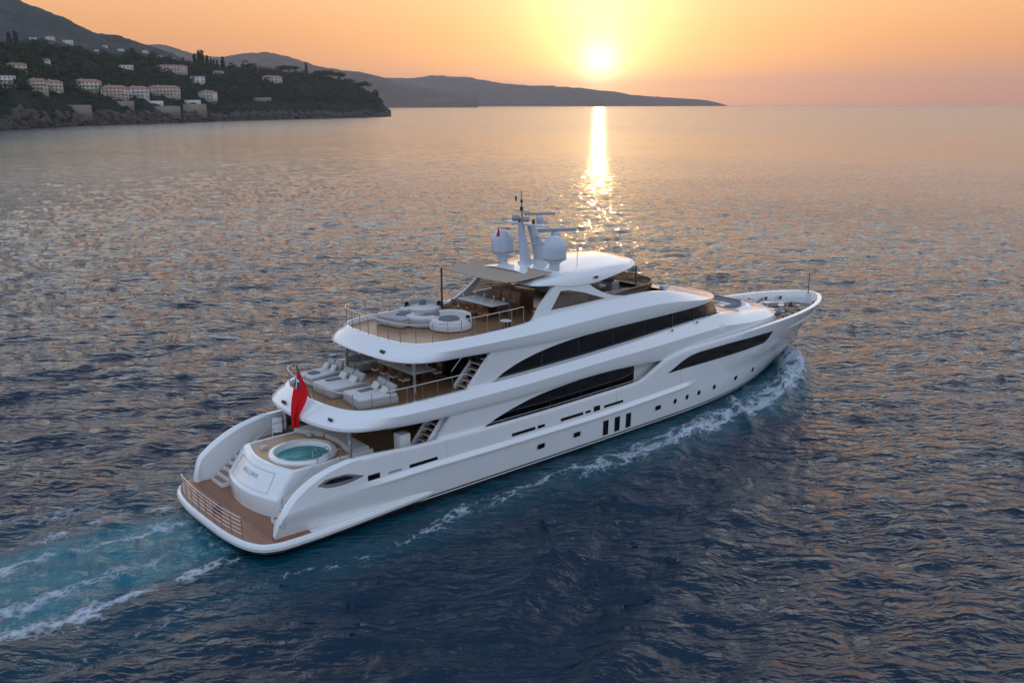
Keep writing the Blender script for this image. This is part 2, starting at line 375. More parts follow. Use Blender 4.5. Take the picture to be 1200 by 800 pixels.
def m_teak(along='x', c1=(.22, .105, .045), c2=(.36, .19, .09), pw=.12, gap=.10):
    def f(nt, p):
        pos = nd(nt, 'ShaderNodeNewGeometry').outputs['Position']; sp = nd(nt, 'ShaderNodeSeparateXYZ', {0: pos})
        u = sp.outputs['Y' if along == 'x' else 'X']
        q = mth(nt, 'FRACT', mth(nt, 'MULTIPLY', u, 1 / pw)); seam = mth(nt, 'LESS_THAN', q, gap)
        pid = mth(nt, 'FLOOR', mth(nt, 'MULTIPLY', u, 1 / pw)); wn_ = nd(nt, 'ShaderNodeTexWhiteNoise', noise_dimensions='1D'); nt.links.new(pid, wn_.inputs['W'])
        g = nd(nt, 'ShaderNodeMapping', {0: pos, 'Scale': ((1, 12, 1) if along == 'x' else (12, 1, 1))}).outputs[0]
        n = noise(nt, g, 1.6, 5, .65)
        f_ = mth(nt, 'MULTIPLY', mth(nt, 'ADD', mth(nt, 'MULTIPLY', wn_.outputs[0], .5), n), .72, clamp=True)
        c = mixc(nt, f_, c1, c2); c = mixc(nt, mth(nt, 'MULTIPLY', seam, .65), c, (.05, .035, .025))
        w = noise(nt, pos, .9, 4, .6); c = mixc(nt, mth(nt, 'MULTIPLY', w, .25), c, (.30, .22, .16))
        nt.links.new(c, p.inputs['Base Color']); p.inputs['Roughness'].default_value = .34
    return f
M['teak'] = nmat('teak_deck', m_teak('x')); M['teak_red'] = nmat('varnished_teak', m_teak('y', (.11, .030, .012), (.36, .125, .045), .21, .09))
M['bow_teak'] = nmat('bow_deck_teak', m_teak('x', (.12, .06, .035), (.20, .11, .06)))
M['teak_pale'] = nmat('pale_teak', m_teak('x', (.34, .19, .10), (.48, .28, .16)))
M['table_teak'] = nmat('table_teak', m_teak('x', (.24, .11, .05), (.38, .19, .09)))
basic('dark_window', (.004, .0045, .006), .05, coat=0, spec=.40)
def m_tint(nt, p):
    p.inputs['Base Color'].default_value = (.10, .055, .035, 1); p.inputs['Roughness'].default_value = .05
    p.inputs['Alpha'].default_value = .62
M['tinted_glass'] = nmat('tinted_glass', m_tint)
basic('steel', (.62, .60, .58), .22, metal=1.0)
basic('dark_metal', (.05, .045, .042), .4)
basic('black_rubber', (.015, .015, .016), .6)
basic('cushion', (.37, .36, .355), .95, spec=.1, var=.10, vs=9)
basic('cushion_light', (.58, .56, .54), .95, spec=.1, var=.08, vs=9)
basic('cushion_grey', (.20, .20, .215), .95, spec=.1, var=.12, vs=9)
basic('towel', (.16, .165, .185), 1.0, spec=.05, var=.15, vs=14)
basic('beige_canvas', (.40, .31, .24), .95, spec=.1, var=.06, vs=4)
basic('dark_wood', (.13, .06, .03), .35, var=.25, vs=6)
basic('mid_wood', (.30, .15, .075), .4, var=.2, vs=6)
basic('glassware', (.60, .62, .64), .1, coat=.5)
basic('flag_red', (.62, .012, .018), .8, spec=.1, var=.1, vs=2)
basic('flag_navy', (.02, .03, .12), .8); basic('flag_white', (.7, .7, .7), .8)
basic('mooring_rope', (.45, .38, .28), .9, var=.2, vs=20)
basic('plant_green', (.05, .085, .035), .8, var=.3, vs=14); basic('pot_stone', (.30, .27, .24), .8, var=.1)
basic('nav_grey', (.30, .31, .33), .4)
basic('dome_white', (.48, .53, .60), .35, var=.03)
def m_pool(nt, p):
    pos = nd(nt, 'ShaderNodeNewGeometry').outputs['Position']
    n = noise(nt, pos, 3.5, 4, .6)
    nt.links.new(mixc(nt, n, (.004, .19, .21), (.02, .33, .35)), p.inputs['Base Color']); p.inputs['Roughness'].default_value = .05; p.inputs['IOR'].default_value = 1.33
    bp = nd(nt, 'ShaderNodeBump', {'Strength': .5, 'Distance': .06}); nt.links.new(noise(nt, pos, 5.0, 3, .5), bp.inputs['Height']); nt.links.new(bp.outputs[0], p.inputs['Normal'])
M['pool_water'] = nmat('pool_water', m_pool)

# ------------------------------------------------------------------ building helpers
def finish(name, bm, mat, parent=None, smooth=True, ang=35):
    bmesh.ops.remove_doubles(bm, verts=bm.verts, dist=.0004)
    bmesh.ops.recalc_face_normals(bm, faces=bm.faces)
    me = bpy.data.meshes.new(name); bm.to_mesh(me); bm.free()
    me.materials.append(M[mat] if isinstance(mat, str) else mat)
    if smooth:
        me.polygons.foreach_set('use_smooth', np.ones(len(me.polygons), bool)); me.set_sharp_from_angle(angle=R(ang))
    return link(name, me, parent)
def thing(name, loc, label, cat, group=None, rz=0):
    o = bpy.data.objects.new(name, None); COL.objects.link(o); o.location = loc; o.rotation_euler = (0, 0, rz); o.empty_display_size = .3
    return tag(o, label, cat, group)
def copy_tree(o, parent=None):
    c = o.copy(); COL.objects.link(c)
    if parent: c.parent = parent
    for ch in o.children: copy_tree(ch, c)
    return c
def dup(o, loc, rz, label):
    c = copy_tree(o); c.location = loc; c.rotation_euler = (0, 0, rz); c['label'] = label; return c
def a_box(bm, c, s, bev=.02, rot=None, seg=2):
    r = bmesh.ops.create_cube(bm, size=1.0)
    vs_ = r['verts']
    for v in vs_: v.co = Vector((v.co.x * s[0], v.co.y * s[1], v.co.z * s[2]))
    if bev:
        es = list({e for v in vs_ for e in v.link_edges})
        rb = bmesh.ops.bevel(bm, geom=es, offset=min(bev, min(s) * .45), segments=seg, affect='EDGES', profile=.5)
        vs_ = list({v for f in rb['faces'] for v in f.verts} | {v for v in vs_ if v.is_valid})
    m = Matrix.Translation(Vector(c)) @ (Euler(rot).to_matrix().to_4x4() if rot else Matrix())
    bmesh.ops.transform(bm, matrix=m, verts=vs_)
def box(name, c, s, mat, parent=None, bev=.02, rot=None, seg=2):
    bm = bmesh.new(); a_box(bm, c, s, bev, rot, seg); return finish(name, bm, mat, parent)
def boxes(name, L, mat, parent=None, bev=.02, seg=2):
    """one object per box, all of one kind"""
    first = None
    for l in L:
        bm = bmesh.new(); a_box(bm, l[0], l[1], bev, l[2] if len(l) > 2 else None, seg); o = finish(name, bm, mat, parent); first = first or o
    return first
def a_tube(bm, pts, r, k=8, close=False, cap=True):
    pts = [Vector(p) for p in pts]; n = len(pts); rings = []
    up = Vector((0, 0, 1))
    for i, p in enumerate(pts):
        a = pts[(i - 1) % n] if (i > 0 or close) else p; b = pts[(i + 1) % n] if (i < n - 1 or close) else p
        t = (b - a).normalized(); s = t.cross(up)
        if s.length < .05: s = t.cross(Vector((1, 0, 0)))
        s.normalize(); u = s.cross(t)
        rr = r[i] if isinstance(r, (list, tuple)) else r
        rings.append([bm.verts.new(p + (s * math.cos(2*math.pi*j/k) + u * math.sin(2*math.pi*j/k)) * rr) for j in range(k)])
    m = n if close else n - 1
    for i in range(m):
        A, B = rings[i], rings[(i + 1) % n]
        for j in range(k): bm.faces.new((A[j], A[(j+1) % k], B[(j+1) % k], B[j]))
    if cap and not close:
        bm.faces.new(rings[0][::-1]); bm.faces.new(rings[-1])
def tube(name, pts, r, mat, parent=None, k=8, close=False):
    bm = bmesh.new(); a_tube(bm, pts, r, k, close); return finish(name, bm, mat, parent)
def a_lathe(bm, c, prof, k=32, sx=1, sy=1, a0=0, a1=2 * math.pi):
    full = abs(a1 - a0 - 2 * math.pi) < 1e-6; n = k if full else k + 1; rows = []
    for r, z in prof:
        if r < 1e-5: rows.append([bm.verts.new((c[0], c[1], c[2] + z))] * n); continue
        rows.append([bm.verts.new((c[0] + sx * r * math.cos(a0 + (a1-a0) * j / k), c[1] + sy * r * math.sin(a0 + (a1-a0) * j / k), c[2] + z)) for j in range(n)])
    for A, B in zip(rows, rows[1:]):
        for j in range(k):
            q = [A[j], A[(j+1) % n], B[(j+1) % n], B[j]]; u = []
            for v in q:
                if v not in u: u.append(v)
            if len(u) > 2: bm.faces.new(u)
def lathe(name, c, prof, mat, parent=None, k=32, ang=35, **kw):
    bm = bmesh.new(); a_lathe(bm, c, prof, k, **kw); return finish(name, bm, mat, parent, ang=ang)
def prism(name, poly, z0, z1, mat, parent=None, bev=.0):
    """poly (x, y) extruded in z"""
    bm = bmesh.new(); f = bm.faces.new([bm.verts.new((x, y, z0)) for x, y in poly])
    e = bmesh.ops.extrude_face_region(bm, geom=[f]); vs_ = [v for v in e['geom'] if isinstance(v, bmesh.types.BMVert)]
    for v in vs_: v.co.z = z1
    if bev:
        top = [ed for ed in bm.edges if all(abs(v.co.z - z1) < 1e-5 for v in ed.verts)]
        bmesh.ops.bevel(bm, geom=top, offset=bev, segments=3, affect='EDGES')
    return finish(name, bm, mat, parent)
def resample(pts, n):
    P = np.asarray(pts, float); d = np.r_[0, np.cumsum(np.linalg.norm(np.diff(P, axis=0), axis=1))]
    t = np.linspace(0, d[-1], n); return np.stack([pchip(d, P[:, k])(t) for k in range(P.shape[1])], 1)
def ribbon(name, lo, up, mat, parent=None, n=60, m=6, thick=0.0, bulge=0.0, both=True, lin=False):
    """surface between two 3-D curves given on the starboard side (y < 0); thick grows inboard; mirrored to port"""
    A = np.asarray(lo, float) if lin else resample(lo, n); B = np.asarray(up, float) if lin else resample(up, n); n = len(A)
    last = None
    for s in ((1, -1) if both else (1,)):
        bm = bmesh.new(); layers = []
        for off in ((0, thick) if thick else (0,)):
            rows = []
            for j in range(m):
                t = j / (m - 1); C = A * (1 - t) + B * t; C = C.copy(); C[:, 1] += off - bulge * math.sin(math.pi * t)
                rows.append([bm.verts.new((c[0], c[1] * s, c[2])) for c in C])
            layers.append(rows)
        for rows in layers:
            for j in range(m - 1):
                for i in range(n - 1): bm.faces.new((rows[j][i], rows[j][i+1], rows[j+1][i+1], rows[j+1][i]))
        if thick:
            a, b = layers
            for i in range(n - 1):
                for j in (0, m - 1): bm.faces.new((a[j][i], a[j][i+1], b[j][i+1], b[j][i]))
            for j in range(m - 1):
                for i in (0, n - 1): bm.faces.new((a[j][i], a[j+1][i], b[j+1][i], b[j][i]))
        o = finish(name, bm, mat, parent); last = last or o
    return last
def plan(pts, n=120):
    P = resample(pts, n); d = np.gradient(P, axis=0); d /= np.linalg.norm(d, axis=1)[:, None] + 1e-9
    N = np.stack([-d[:, 1], d[:, 0]], 1); N[0] = (-1, 0)
    if abs(P[-1, 1]) < 1e-6: N[-1] = (1, 0)
    return P, N
def loop_rows(P, N, rows):
    out = []
    for rw in rows:
        off, z = rw[:2]
        off = off(P[:, 0]) if callable(off) else off + 0 * P[:, 0]; zz = z(P[:, 0]) if callable(z) else z + 0 * P[:, 0]
        q = P + N * off[:, None]; q[:, 1] = np.maximum(q[:, 1], 0); q[0, 1] = 0
        if len(rw) > 2: q[:, 0] += rw[2](P[:, 0])
        if abs(P[-1, 1]) < 1e-6: q[-1, 1] = 0
        out.append(np.column_stack([q, zz]))
    return out
def band(name, P, N, rows, mat, parent=None, cap_top=False, cap_bot=False, crown=0.0, ang=35, sel=None):
    """a closed outline (half plan P, mirrored) swept through a vertical profile"""
    Rw = loop_rows(P, N, rows); bm = bmesh.new(); n = len(P); closed = abs(P[-1, 1]) < 1e-6
    S = []; T = []
    for r in Rw:
        s = [bm.verts.new((x, -y, z)) for x, y, z in r]
        t = [s[i] if (i == 0 or (i == n - 1 and closed)) else bm.verts.new((r[i][0], r[i][1], r[i][2])) for i in range(n)]
        S.append(s); T.append(t)
    def q(*v):
        u = []
        for a in v:
            if a not in u: u.append(a)
        if len(u) > 2: bm.faces.new(u)
    for X in (S, T):
        for A, B in zip(X, X[1:]):
            for i in range(n - 1): q(A[i], A[i+1], B[i+1], B[i])
    for flag, k in ((cap_top, -1), (cap_bot, 0)):
        if not flag: continue
        s, t = S[k], T[k]; K = 6
        def line(i):
            if s[i] is t[i]: return [s[i]] * (K + 1)
            a, b = s[i].co, t[i].co; L = [s[i]]
            for j in range(1, K):
                f = j / K; c = a.lerp(b, f); c.z += crown * (1 - (2*f - 1)**2) * min(1, abs(a.y) / 2.5); L.append(bm.verts.new(c))
            return L + [t[i]]
        prev = line(0)
        for i in range(1, n):
            cur = line(i)
            for j in range(K): q(prev[j], prev[j+1], cur[j+1], cur[j])
            prev = cur
    return finish(name, bm, mat, parent, ang=ang)
def deck_from(name, P, N, off, z, mat, parent, x0=-99, x1=99):
    """flat deck inside an outline, only between x0 and x1"""
    r = loop_rows(P, N, [(off, z)])[0]; r = r[(r[:, 0] >= x0) & (r[:, 0] <= x1)]
    bm = bmesh.new(); s = [bm.verts.new((a, -b, c)) for a, b, c in r]; t = [bm.verts.new((a, b, c)) for a, b, c in r]
    for i in range(len(r) - 1):
        if r[i, 1] < 1e-6: bm.faces.new((s[i], s[i+1], t[i+1]))
        else: bm.faces.new((s[i], s[i+1], t[i+1], t[i]))
    bmesh.ops.triangulate(bm, faces=bm.faces)
    return finish(name, bm, mat, parent, False)

Y = thing('motor_yacht', (0, 0, 0), 'long white three-deck motor yacht under way towards the low sun', 'yacht')
# --- hull shell -------------------------------------------------------------
def hull():
    xs = np.concatenate([np.linspace(.9, 1.5, 10), np.linspace(1.6, 5, 20), np.linspace(5.3, 44, 120), 50.6 - 6.6 * (1 - np.linspace(0, 1, 46)[1:]) ** 1.5])
    s = xs / 50.6; rows = []
    def line(zf):
        out = []
        for q, X in zip(s, xs):
            zg = float(f_zg(X)); z = zf(zg); x = X if q < .35 else X + (q * float(END_Z(z)) - X) * min(1, (q - .35) / .35) if q < .70 else q * float(END_Z(z))
            out.append((x, float(hull_y(x, z)) if q < .999 else 0.0, z))
        return np.array(out)
    low = [lambda g, v=v: min(v, g) for v in (-1.1, -.5, 0, .25, .45, .8, 1.2, 1.55, 1.85)]
    top = [lambda g, f=f: 1.85 + (g - 1.85) * f if g > 1.85 else g for f in (.12, .3, .5, .7, .88, 1.0)]
    L = [line(f) for f in low + top]
    # cap and inner face of the bulwark
    tw = pchip([.9, 1.1, 2, 4, 5.5, 7, 26, 44, 50.6], [.10, .46, .54, .50, .36, .24, .22, .32, .45])(xs)
    g = L[-1]; zi = np.where(xs < 4.6, .70, np.where(xs < 27, 2.25, 3.5)); zi = np.minimum(zi, g[:, 2] - .02)
    def inner(w, z): 
        y = np.maximum(g[:, 1] - w, 0); x = np.minimum(g[:, 0], 50.6 - w * 1.2 * sst(47, 50.6, xs)); return np.column_stack([x, y, z])
    L += [inner(tw * .12, g[:, 2] + .045), inner(tw * .5, g[:, 2] + .06 + .05 * (xs < 5)), inner(tw * .88, g[:, 2] + .045), inner(tw, g[:, 2] - .01), inner(tw + .02, zi)]
    bm = bmesh.new()
    for sg in (-1, 1):
        V = [[bm.verts.new((a[0], a[1] * sg, a[2])) for a in l] for l in L]
        for A, B in zip(V, V[1:]):
            for i in range(len(xs) - 1): bm.faces.new((A[i], A[i+1], B[i+1], B[i]))
        for A, B in zip(V, V[1:]):
            pass
    # aft closing wall under the platform
    return finish('hull', bm, 'hull_paint', Y, ang=40)
HULL = hull()
def side_pt(x, z, off=.01): return (x, -(float(hull_y(x, z)) + off), z)
def side_strip(name, lo, up, mat, parent, off=.012, n=40, m=5, both=True):
    """a sheet that follows the hull side between two (x, z) curves"""
    A = resample(lo, n); B = resample(up, n); last = None
    for k_, sg in enumerate((1, -1) if both else (1,)):
        bm = bmesh.new(); par = parent
        if isinstance(parent, (list, tuple)): par = parent[k_]
        V = [[bm.verts.new((lambda p: (p[0], p[1] * sg, p[2]))(side_pt(*(a * (1 - j/(m-1)) + b * j/(m-1)), off))) for a, b in zip(A, B)] for j in range(m)]
        for P_, Q_ in zip(V, V[1:]):
            for i in range(n - 1): bm.faces.new((P_[i], P_[i+1], Q_[i+1], Q_[i]))
        o = finish(name, bm, mat, par); last = (last or []) + [o]
    return last
# knuckle rail
def rub():
    xs = np.linspace(4.6, 30.4, 110)
    w = .13 * sst(4.6, 7.5, xs) * (1 - sst(28.5, 30.4, xs)) + .004
    zk = np.interp(xs, [4.6, 9, 14, 21, 26, 30.4], [1.93, 1.93, 1.86, 1.80, 1.90, 2.0])
    for sg in (-1, 1):
        rows = []; bm = bmesh.new()
        for dz, k in ((-.05, .0), (-.03, 1.0), (.02, 1.0), (.24, .0)):
            rows.append([bm.verts.new((x, sg * (float(hull_y(x, z + dz)) + k * ww + (.003 if k == 0 else 0)), z + dz)) for x, z, ww in zip(xs, zk, w)])
        for A, B in zip(rows, rows[1:]):
            for i in range(len(xs) - 1): bm.faces.new((A[i], A[i+1], B[i+1], B[i]))
        finish('rub_rail', bm, 'white_paint', Y, ang=20)
rub()
# stern bumper and swim platform
PLP, PLN = plan([(-.50, 0), (-.48, 1.4), (-.36, 2.8), (-.12, 3.8), (.35, 4.5), (1.2, 4.80), (2.6, 4.84), (4.5, 4.76), (6.5, 4.62), (8.4, 4.48), (10.2, 4.26)], 90)
band('stern_bumper', PLP, PLN, [(-.75, -.25), (-.5, .10), (-.12, .26), (0, .40), (.02, .54), (-.03, .66), (-.12, .715), (-.5, .70)], 'hull_paint', Y, ang=30, cap_bot=True)
deck_from('swim_platform', PLP, PLN, -.16, .728, 'teak_red', Y, x1=2.6)
# --- transom block, tub deck ------------------------------------------------
def transom():
    base = [(1.50, 0), (1.57, .8), (1.76, 1.6), (1.96, 2.2), (2.06, 2.42), (2.22, 2.50), (2.5, 2.52), (4.5, 2.52), (7.3, 2.5)]
    P, N = plan(base, 70)
    rk = lambda a: (lambda x: a * (1 - (np.maximum(x - 2.3, 0) / 5.0)))
    rows = [(.02, .70, rk(0)), (.02, 1.0, rk(-.02)), (.02, 1.50, rk(-.06)), (0, 1.60, rk(-.05)), (-.03, 1.66, rk(0)), (-.05, 1.98, rk(.22)), (-.07, 2.34, rk(.47)), (-.09, 2.64, rk(.68)), (-.11, 2.73, rk(.76)), (-.17, 2.775, rk(.82)), (-.26, 2.765, rk(.86)), (-.30, 2.73, rk(.86))]
    o = band('transom_block', P, N, rows, 'white_paint', Y, ang=24)
    Rr = loop_rows(P, N, rows)
    return P, N, Rr
TP, TN, TR = transom()
box('tub_deck_front', (7.22, 0, 2.46), (.12, 4.9, .52), 'white_paint', Y, .02)
TC = (4.45, -.62)
def tub_deck():
    r = TR[-1]; r = r[r[:, 0] < 7.2]; L = [(x, y) for x, y, _ in r[::-1]] + [(x, -y) for x, y, _ in r[1:]]
    bm = bmesh.new(); es = []
    for P_ in (L, [(TC[0] + 1.5 * math.cos(a), TC[1] + 1.5 * math.sin(a)) for a in np.linspace(0, 2 * math.pi, 49)[:-1]]):
        v = [bm.verts.new((x, y, 2.742)) for x, y in P_]; es += [bm.edges.new((v[i], v[(i+1) % len(v)])) for i in range(len(v))]
    bmesh.ops.triangle_fill(bm, edges=es, use_beauty=True)
    finish('tub_deck', bm, 'teak_pale', Y, False)
tub_deck()
lathe('jacuzzi', (TC[0], TC[1], 2.72), [(1.62, .0), (1.62, .11), (1.57, .17), (1.46, .19), (1.36, .17), (1.30, .08), (1.27, -.04), (1.20, -.10), (1.18, -.6)], 'white_paint', Y, 56)
lathe('pool_water', (TC[0], TC[1], 2.66), [(0, 0), (.6, 0), (1.25, 0)], 'pool_water', Y, 56)
tube('tub_handrail', [(TC[0] - .15, TC[1] - 1.66, 2.75), (TC[0] - .15, TC[1] - 1.66, 3.35), (TC[0] - .10, TC[1] - 1.35, 3.42), (TC[0] - .05, TC[1] - 1.05, 3.2), (TC[0] - .05, TC[1] - 1.02, 2.7)], .022, 'steel', Y)
tube('tub_handrail', [(TC[0] + .5, TC[1] - 1.62, 2.75), (TC[0] + .5, TC[1] - 1.62, 3.3), (TC[0] + .5, TC[1] - 1.35, 3.38), (TC[0] + .5, TC[1] - 1.02, 3.1), (TC[0] + .5, TC[1] - 1.0, 2.7)], .022, 'steel', Y)
# sun pads beside the tub (fixed upholstery)
for nm, poly in (('sun_pad', [(6.25, -2.3), (7.1, -2.35), (7.15, .4), (6.35, .55), (6.40, -.4), (6.3, -1.4)]), ('sun_pad', [(6.35, .75), (7.15, .6), (7.1, 2.3), (5.6, 2.35), (5.9, 1.5)]), ('sun_pad', [(6.15, -2.2), (6.3, -2.2), (6.3, -1.2), (6.2, -1.3)])):
    prism(nm, poly, 2.725, 2.96, 'cushion_light', Y, .03)
# garage door seam and the name on it: the raked panel between rows 4 and 8
def rake_pt(y, t, off=.006):
    """point on the raked transom face; t 0 bottom .. 1 top"""
    z = 1.72 + t * (2.62 - 1.72)
    i = np.argmin(np.abs(TR[4][:, 1][:45] - abs(y) + 0)); 
    xa = np.interp(abs(y), TR[4][:30, 1], TR[4][:30, 0]); xb = np.interp(abs(y), TR[7][:30, 1], TR[7][:30, 0])
    k = (z - 1.66) / (2.66 - 1.66); n = Vector((-.72, 0, .69))
    return Vector((xa + (xb - xa) * k, y, z)) + n * off
def seam():
    bm = bmesh.new(); L = [(-1.75, .04), (1.75, .04), (1.62, .93), (-1.62, .93)]
    for (a, ta), (b, tb) in zip(L, L[1:] + L[:1]):
        pts = [rake_pt(a + (b - a) * k / 14, ta + (tb - ta) * k / 14, .004) for k in range(15)]; a_tube(bm, pts, .011, 4)
    finish('door_seam', bm, 'nav_grey', Y)
seam()
def name_plate(txt, size=.36):
    cu = bpy.data.curves.new('t', 'FONT'); cu.body = txt; cu.size = size; cu.align_x = 'CENTER'; cu.align_y = 'CENTER'; cu.extrude = .004; cu.space_character = 1.25
    t = bpy.data.objects.new('t', cu); COL.objects.link(t); bpy.context.view_layer.update()
    me = bpy.data.meshes.new_from_object(t.evaluated_get(bpy.context.evaluated_depsgraph_get())); bpy.data.objects.remove(t)
    for v in me.vertices:
        p = rake_pt(-v.co.x, .58 + v.co.y / 1.35, .008 + v.co.z); v.co = p
    me.materials.append(M['nav_grey']); me.name = 'name_lettering'; link('name_lettering', me, Y)
name_plate('SELUNE')
# stairs from the swim platform up both sides of the block
def stairs(name, x0, z0, x1, z1, y0, y1, n, mat='white_paint', tread='table_teak', parent=None, stringer=False):
    L = []; T = []
    for k in range(n):
        x = x0 + (x1 - x0) * k / n; z = z0 + (z1 - z0) * (k + 1) / n; dx = (x1 - x0) / n; dz = (z1 - z0) / n
        if stringer: L.append(((x + dx * .55, (y0+y1)/2, z - .05), (abs(dx) * 1.1, y1 - y0, .05)))
        else: L.append(((x + dx/2, (y0+y1)/2, (z + z0)/2 - .02), (abs(dx), y1 - y0, z - z0 + .0)))
        T.append(((x + dx * .55, (y0+y1)/2, z - .006), (abs(dx) * .86, (y1 - y0) * .86, .025)))
    if not stringer:
        bm = bmesh.new()
        for l in L: a_box(bm, l[0], (l[1][0] + .002, l[1][1], l[1][2]), 0)
        o = finish(name, bm, mat, parent or Y); bm.free() if False else None
        boxes('tread', T, tread, o, .004, 1); return o
    o = None
    if stringer:
        for yy in (y0 - .03, y1 + .03):
            bm = bmesh.new(); w = .05
            q = [(x0 - .1, z0 - .0), (x0 + .25, z0), (x1 + .15, z1 - .12), (x1 + .15, z1 + .06), (x1 - .2, z1 + .06), (x0 - .1, z0 + .22)]
            a = [bm.verts.new((x, yy - w/2, z)) for x, z in q]; b = [bm.verts.new((x, yy + w/2, z)) for x, z in q]
            bm.faces.new(a); bm.faces.new(b)
            for i in range(len(q)): bm.faces.new((a[i], a[(i+1) % len(q)], b[(i+1) % len(q)], b[i]))
            if o is None: o = finish(name, bm, mat, parent or Y)
            else: finish('stringer', bm, mat, o)
    boxes('step', L, mat, o, 0); boxes('tread', T, tread, o, .004, 1)
    return o
for sg in (-1, 1):
    stairs('stern_stairs', 1.65, .72, 3.9, 2.28, min(sg * 2.54, sg * 3.80), max(sg * 2.54, sg * 3.80), 7)
    tube('stair_handrail', [(2.2, sg * 2.66, .74), (2.2, sg * 2.66, 1.75), (4.5, sg * 2.66, 3.3), (5.3, sg * 2.66, 3.35), (5.3, sg * 2.66, 2.75)], .02, 'steel', Y)
deck = boxes('main_deck', [((9.0, 0, 2.255), (9.2, 8.5, .05)),], 'teak', Y, 0)
boxes('main_deck_side', [((19.5, s * 4.05, 2.25), (13.5, .6, .05)) for s in (-1, 1)], 'teak', Y, 0)
# stern rail on the platform
def rail(name, pts, h, posts, r=.02, mids=(.5,), parent=None, mat='steel', lean=0.0, top_r=None, closed=False):
    """top rail + intermediate bars along pts, each post standing on them"""
    P = [Vector(p) for p in pts]; bm = bmesh.new()
    a_tube(bm, [p + Vector((0, 0, h)) for p in P], top_r or r * 1.25, 8, closed)
    o = finish(name, bm, mat, parent or Y)
    for m in mids:
        tube('mid_bar', [p + Vector((0, 0, h * m)) for p in P], r * .55, mat, o, 6)
    P2 = np.array([p[:] for p in P]); d = np.r_[0, np.cumsum(np.linalg.norm(np.diff(P2, axis=0), axis=1))]
    for t in np.linspace(0, d[-1], posts):
        b = Vector([np.interp(t, d, P2[:, k]) for k in range(3)]); tube('post', [b, b + Vector((0, 0, h))], r, mat, o, 6)
    return o
_pp = loop_rows(PLP, PLN, [(-.22, .73)])[0]
st = [(x, y, z) for x, y, z in _pp[::-1] if y < 3.35 and x < 1] + [(x, -y, z) for x, y, z in _pp[1:] if y < 3.35 and x < 1]
rail('stern_rail', st, .98, 9, .022, (.22, .42, .62, .82))
# mooring / draft marks, cleats
boxes('fender_socket', [((1.05, -4.60, 1.42), (.04, .02, .16)), ((1.22, -4.62, 1.30), (.16, .02, .04)), ((1.28, -4.62, 1.44), (.03, .02, .18))], 'nav_grey', Y, 0)
for s in (-1, 1):
    for x in (.3, 8.2, 30.5):
        pass
# --- openings on the hull side ---------------------------------------------
for x in (21.5, 22.48, 23.46):
    f = side_strip('hull_window', [(x - .03, .50), (x + .45, .50)], [(x - .07, 1.44), (x + .41, 1.44)], 'nav_grey', Y, .008, 4, 3)
    side_strip('pane', [(x, .53), (x + .42, .53)], [(x - .04, 1.41), (x + .38, 1.41)], 'dark_window', f, .016, 4, 3)
def disc_port(x, z, rx, rz, sq=False):
    for sg in (1, -1):
        bm = bmesh.new(); bm2 = bmesh.new()
        for b, sc_, off in ((bm, 1.0, .010), (bm2, .74, .018)):
            k = 20; ring = []
            for j in range(k):
                a = 2 * math.pi * j / k; ca, sa = math.cos(a), math.sin(a)
                if sq: ca, sa = [math.copysign(abs(t) ** .28, t) for t in (ca, sa)]
                p = side_pt(x + rx * sc_ * ca, z + rz * sc_ * sa, off); ring.append(b.verts.new((p[0], p[1] * sg, p[2])))
            b.faces.new(ring)
        f = finish('porthole', bm, 'steel' if not sq else 'soffit_white', Y); finish('pane', bm2, 'dark_window', f)
for x in (16.57, 19.32, 26.36): disc_port(x, 1.14, .36, .19, True)
for x, w in ((28.03, .17), (29.25, .17), (30.53, .17), (32.29, .20), (35.06, .22), (37.65, .20)): disc_port(x, 1.18, w, .17)
for a, b, h in ((14.44, 16.1, .085), (16.27, 16.8, .08), (18.0, 19.75, .085), (19.93, 20.36, .07), (20.60, 21.12, .15), (21.45, 23.07, .075), (7.96, 9.62, .08), (6.75, 7.5, .05), (5.62, 6.28, .13)):
    z = 2.30 if h < .13 else 2.34
    side_strip('hull_slot', [(a, z - h), (b, z - h)], [(a, z + h), (b, z + h)], 'dark_window' if h > .06 else 'nav_grey', Y, .012, 10, 3)
side_strip('fairlead', [(3.05, 2.66), (3.6, 2.46), (4.4, 2.40), (5.4, 2.52)], [(3.05, 2.70), (3.6, 2.88), (4.4, 2.86), (5.4, 2.56)], 'steel', Y, .012, 20, 4)
side_strip('fairlead_opening', [(3.35, 2.69), (3.8, 2.60), (4.4, 2.58), (4.9, 2.60)], [(3.35, 2.71), (3.8, 2.80), (4.4, 2.78), (4.9, 2.63)], 'dark_window', Y, .022, 20, 4)
fwl = [(27.15, 3.16), (28.5, 3.17), (30.5, 3.15), (33.1, 3.12), (36, 3.09), (38.0, 3.10), (38.5, 3.28), (38.95, 3.80)]
fwu = [(27.15, 3.18), (27.8, 3.42), (28.5, 3.68), (29.3, 3.88), (30.5, 3.97), (33.1, 3.97), (36, 3.90), (38.95, 3.82)]
side_strip('forward_hull_window', fwl, fwu, 'dark_window', Y, .014, 60, 6)
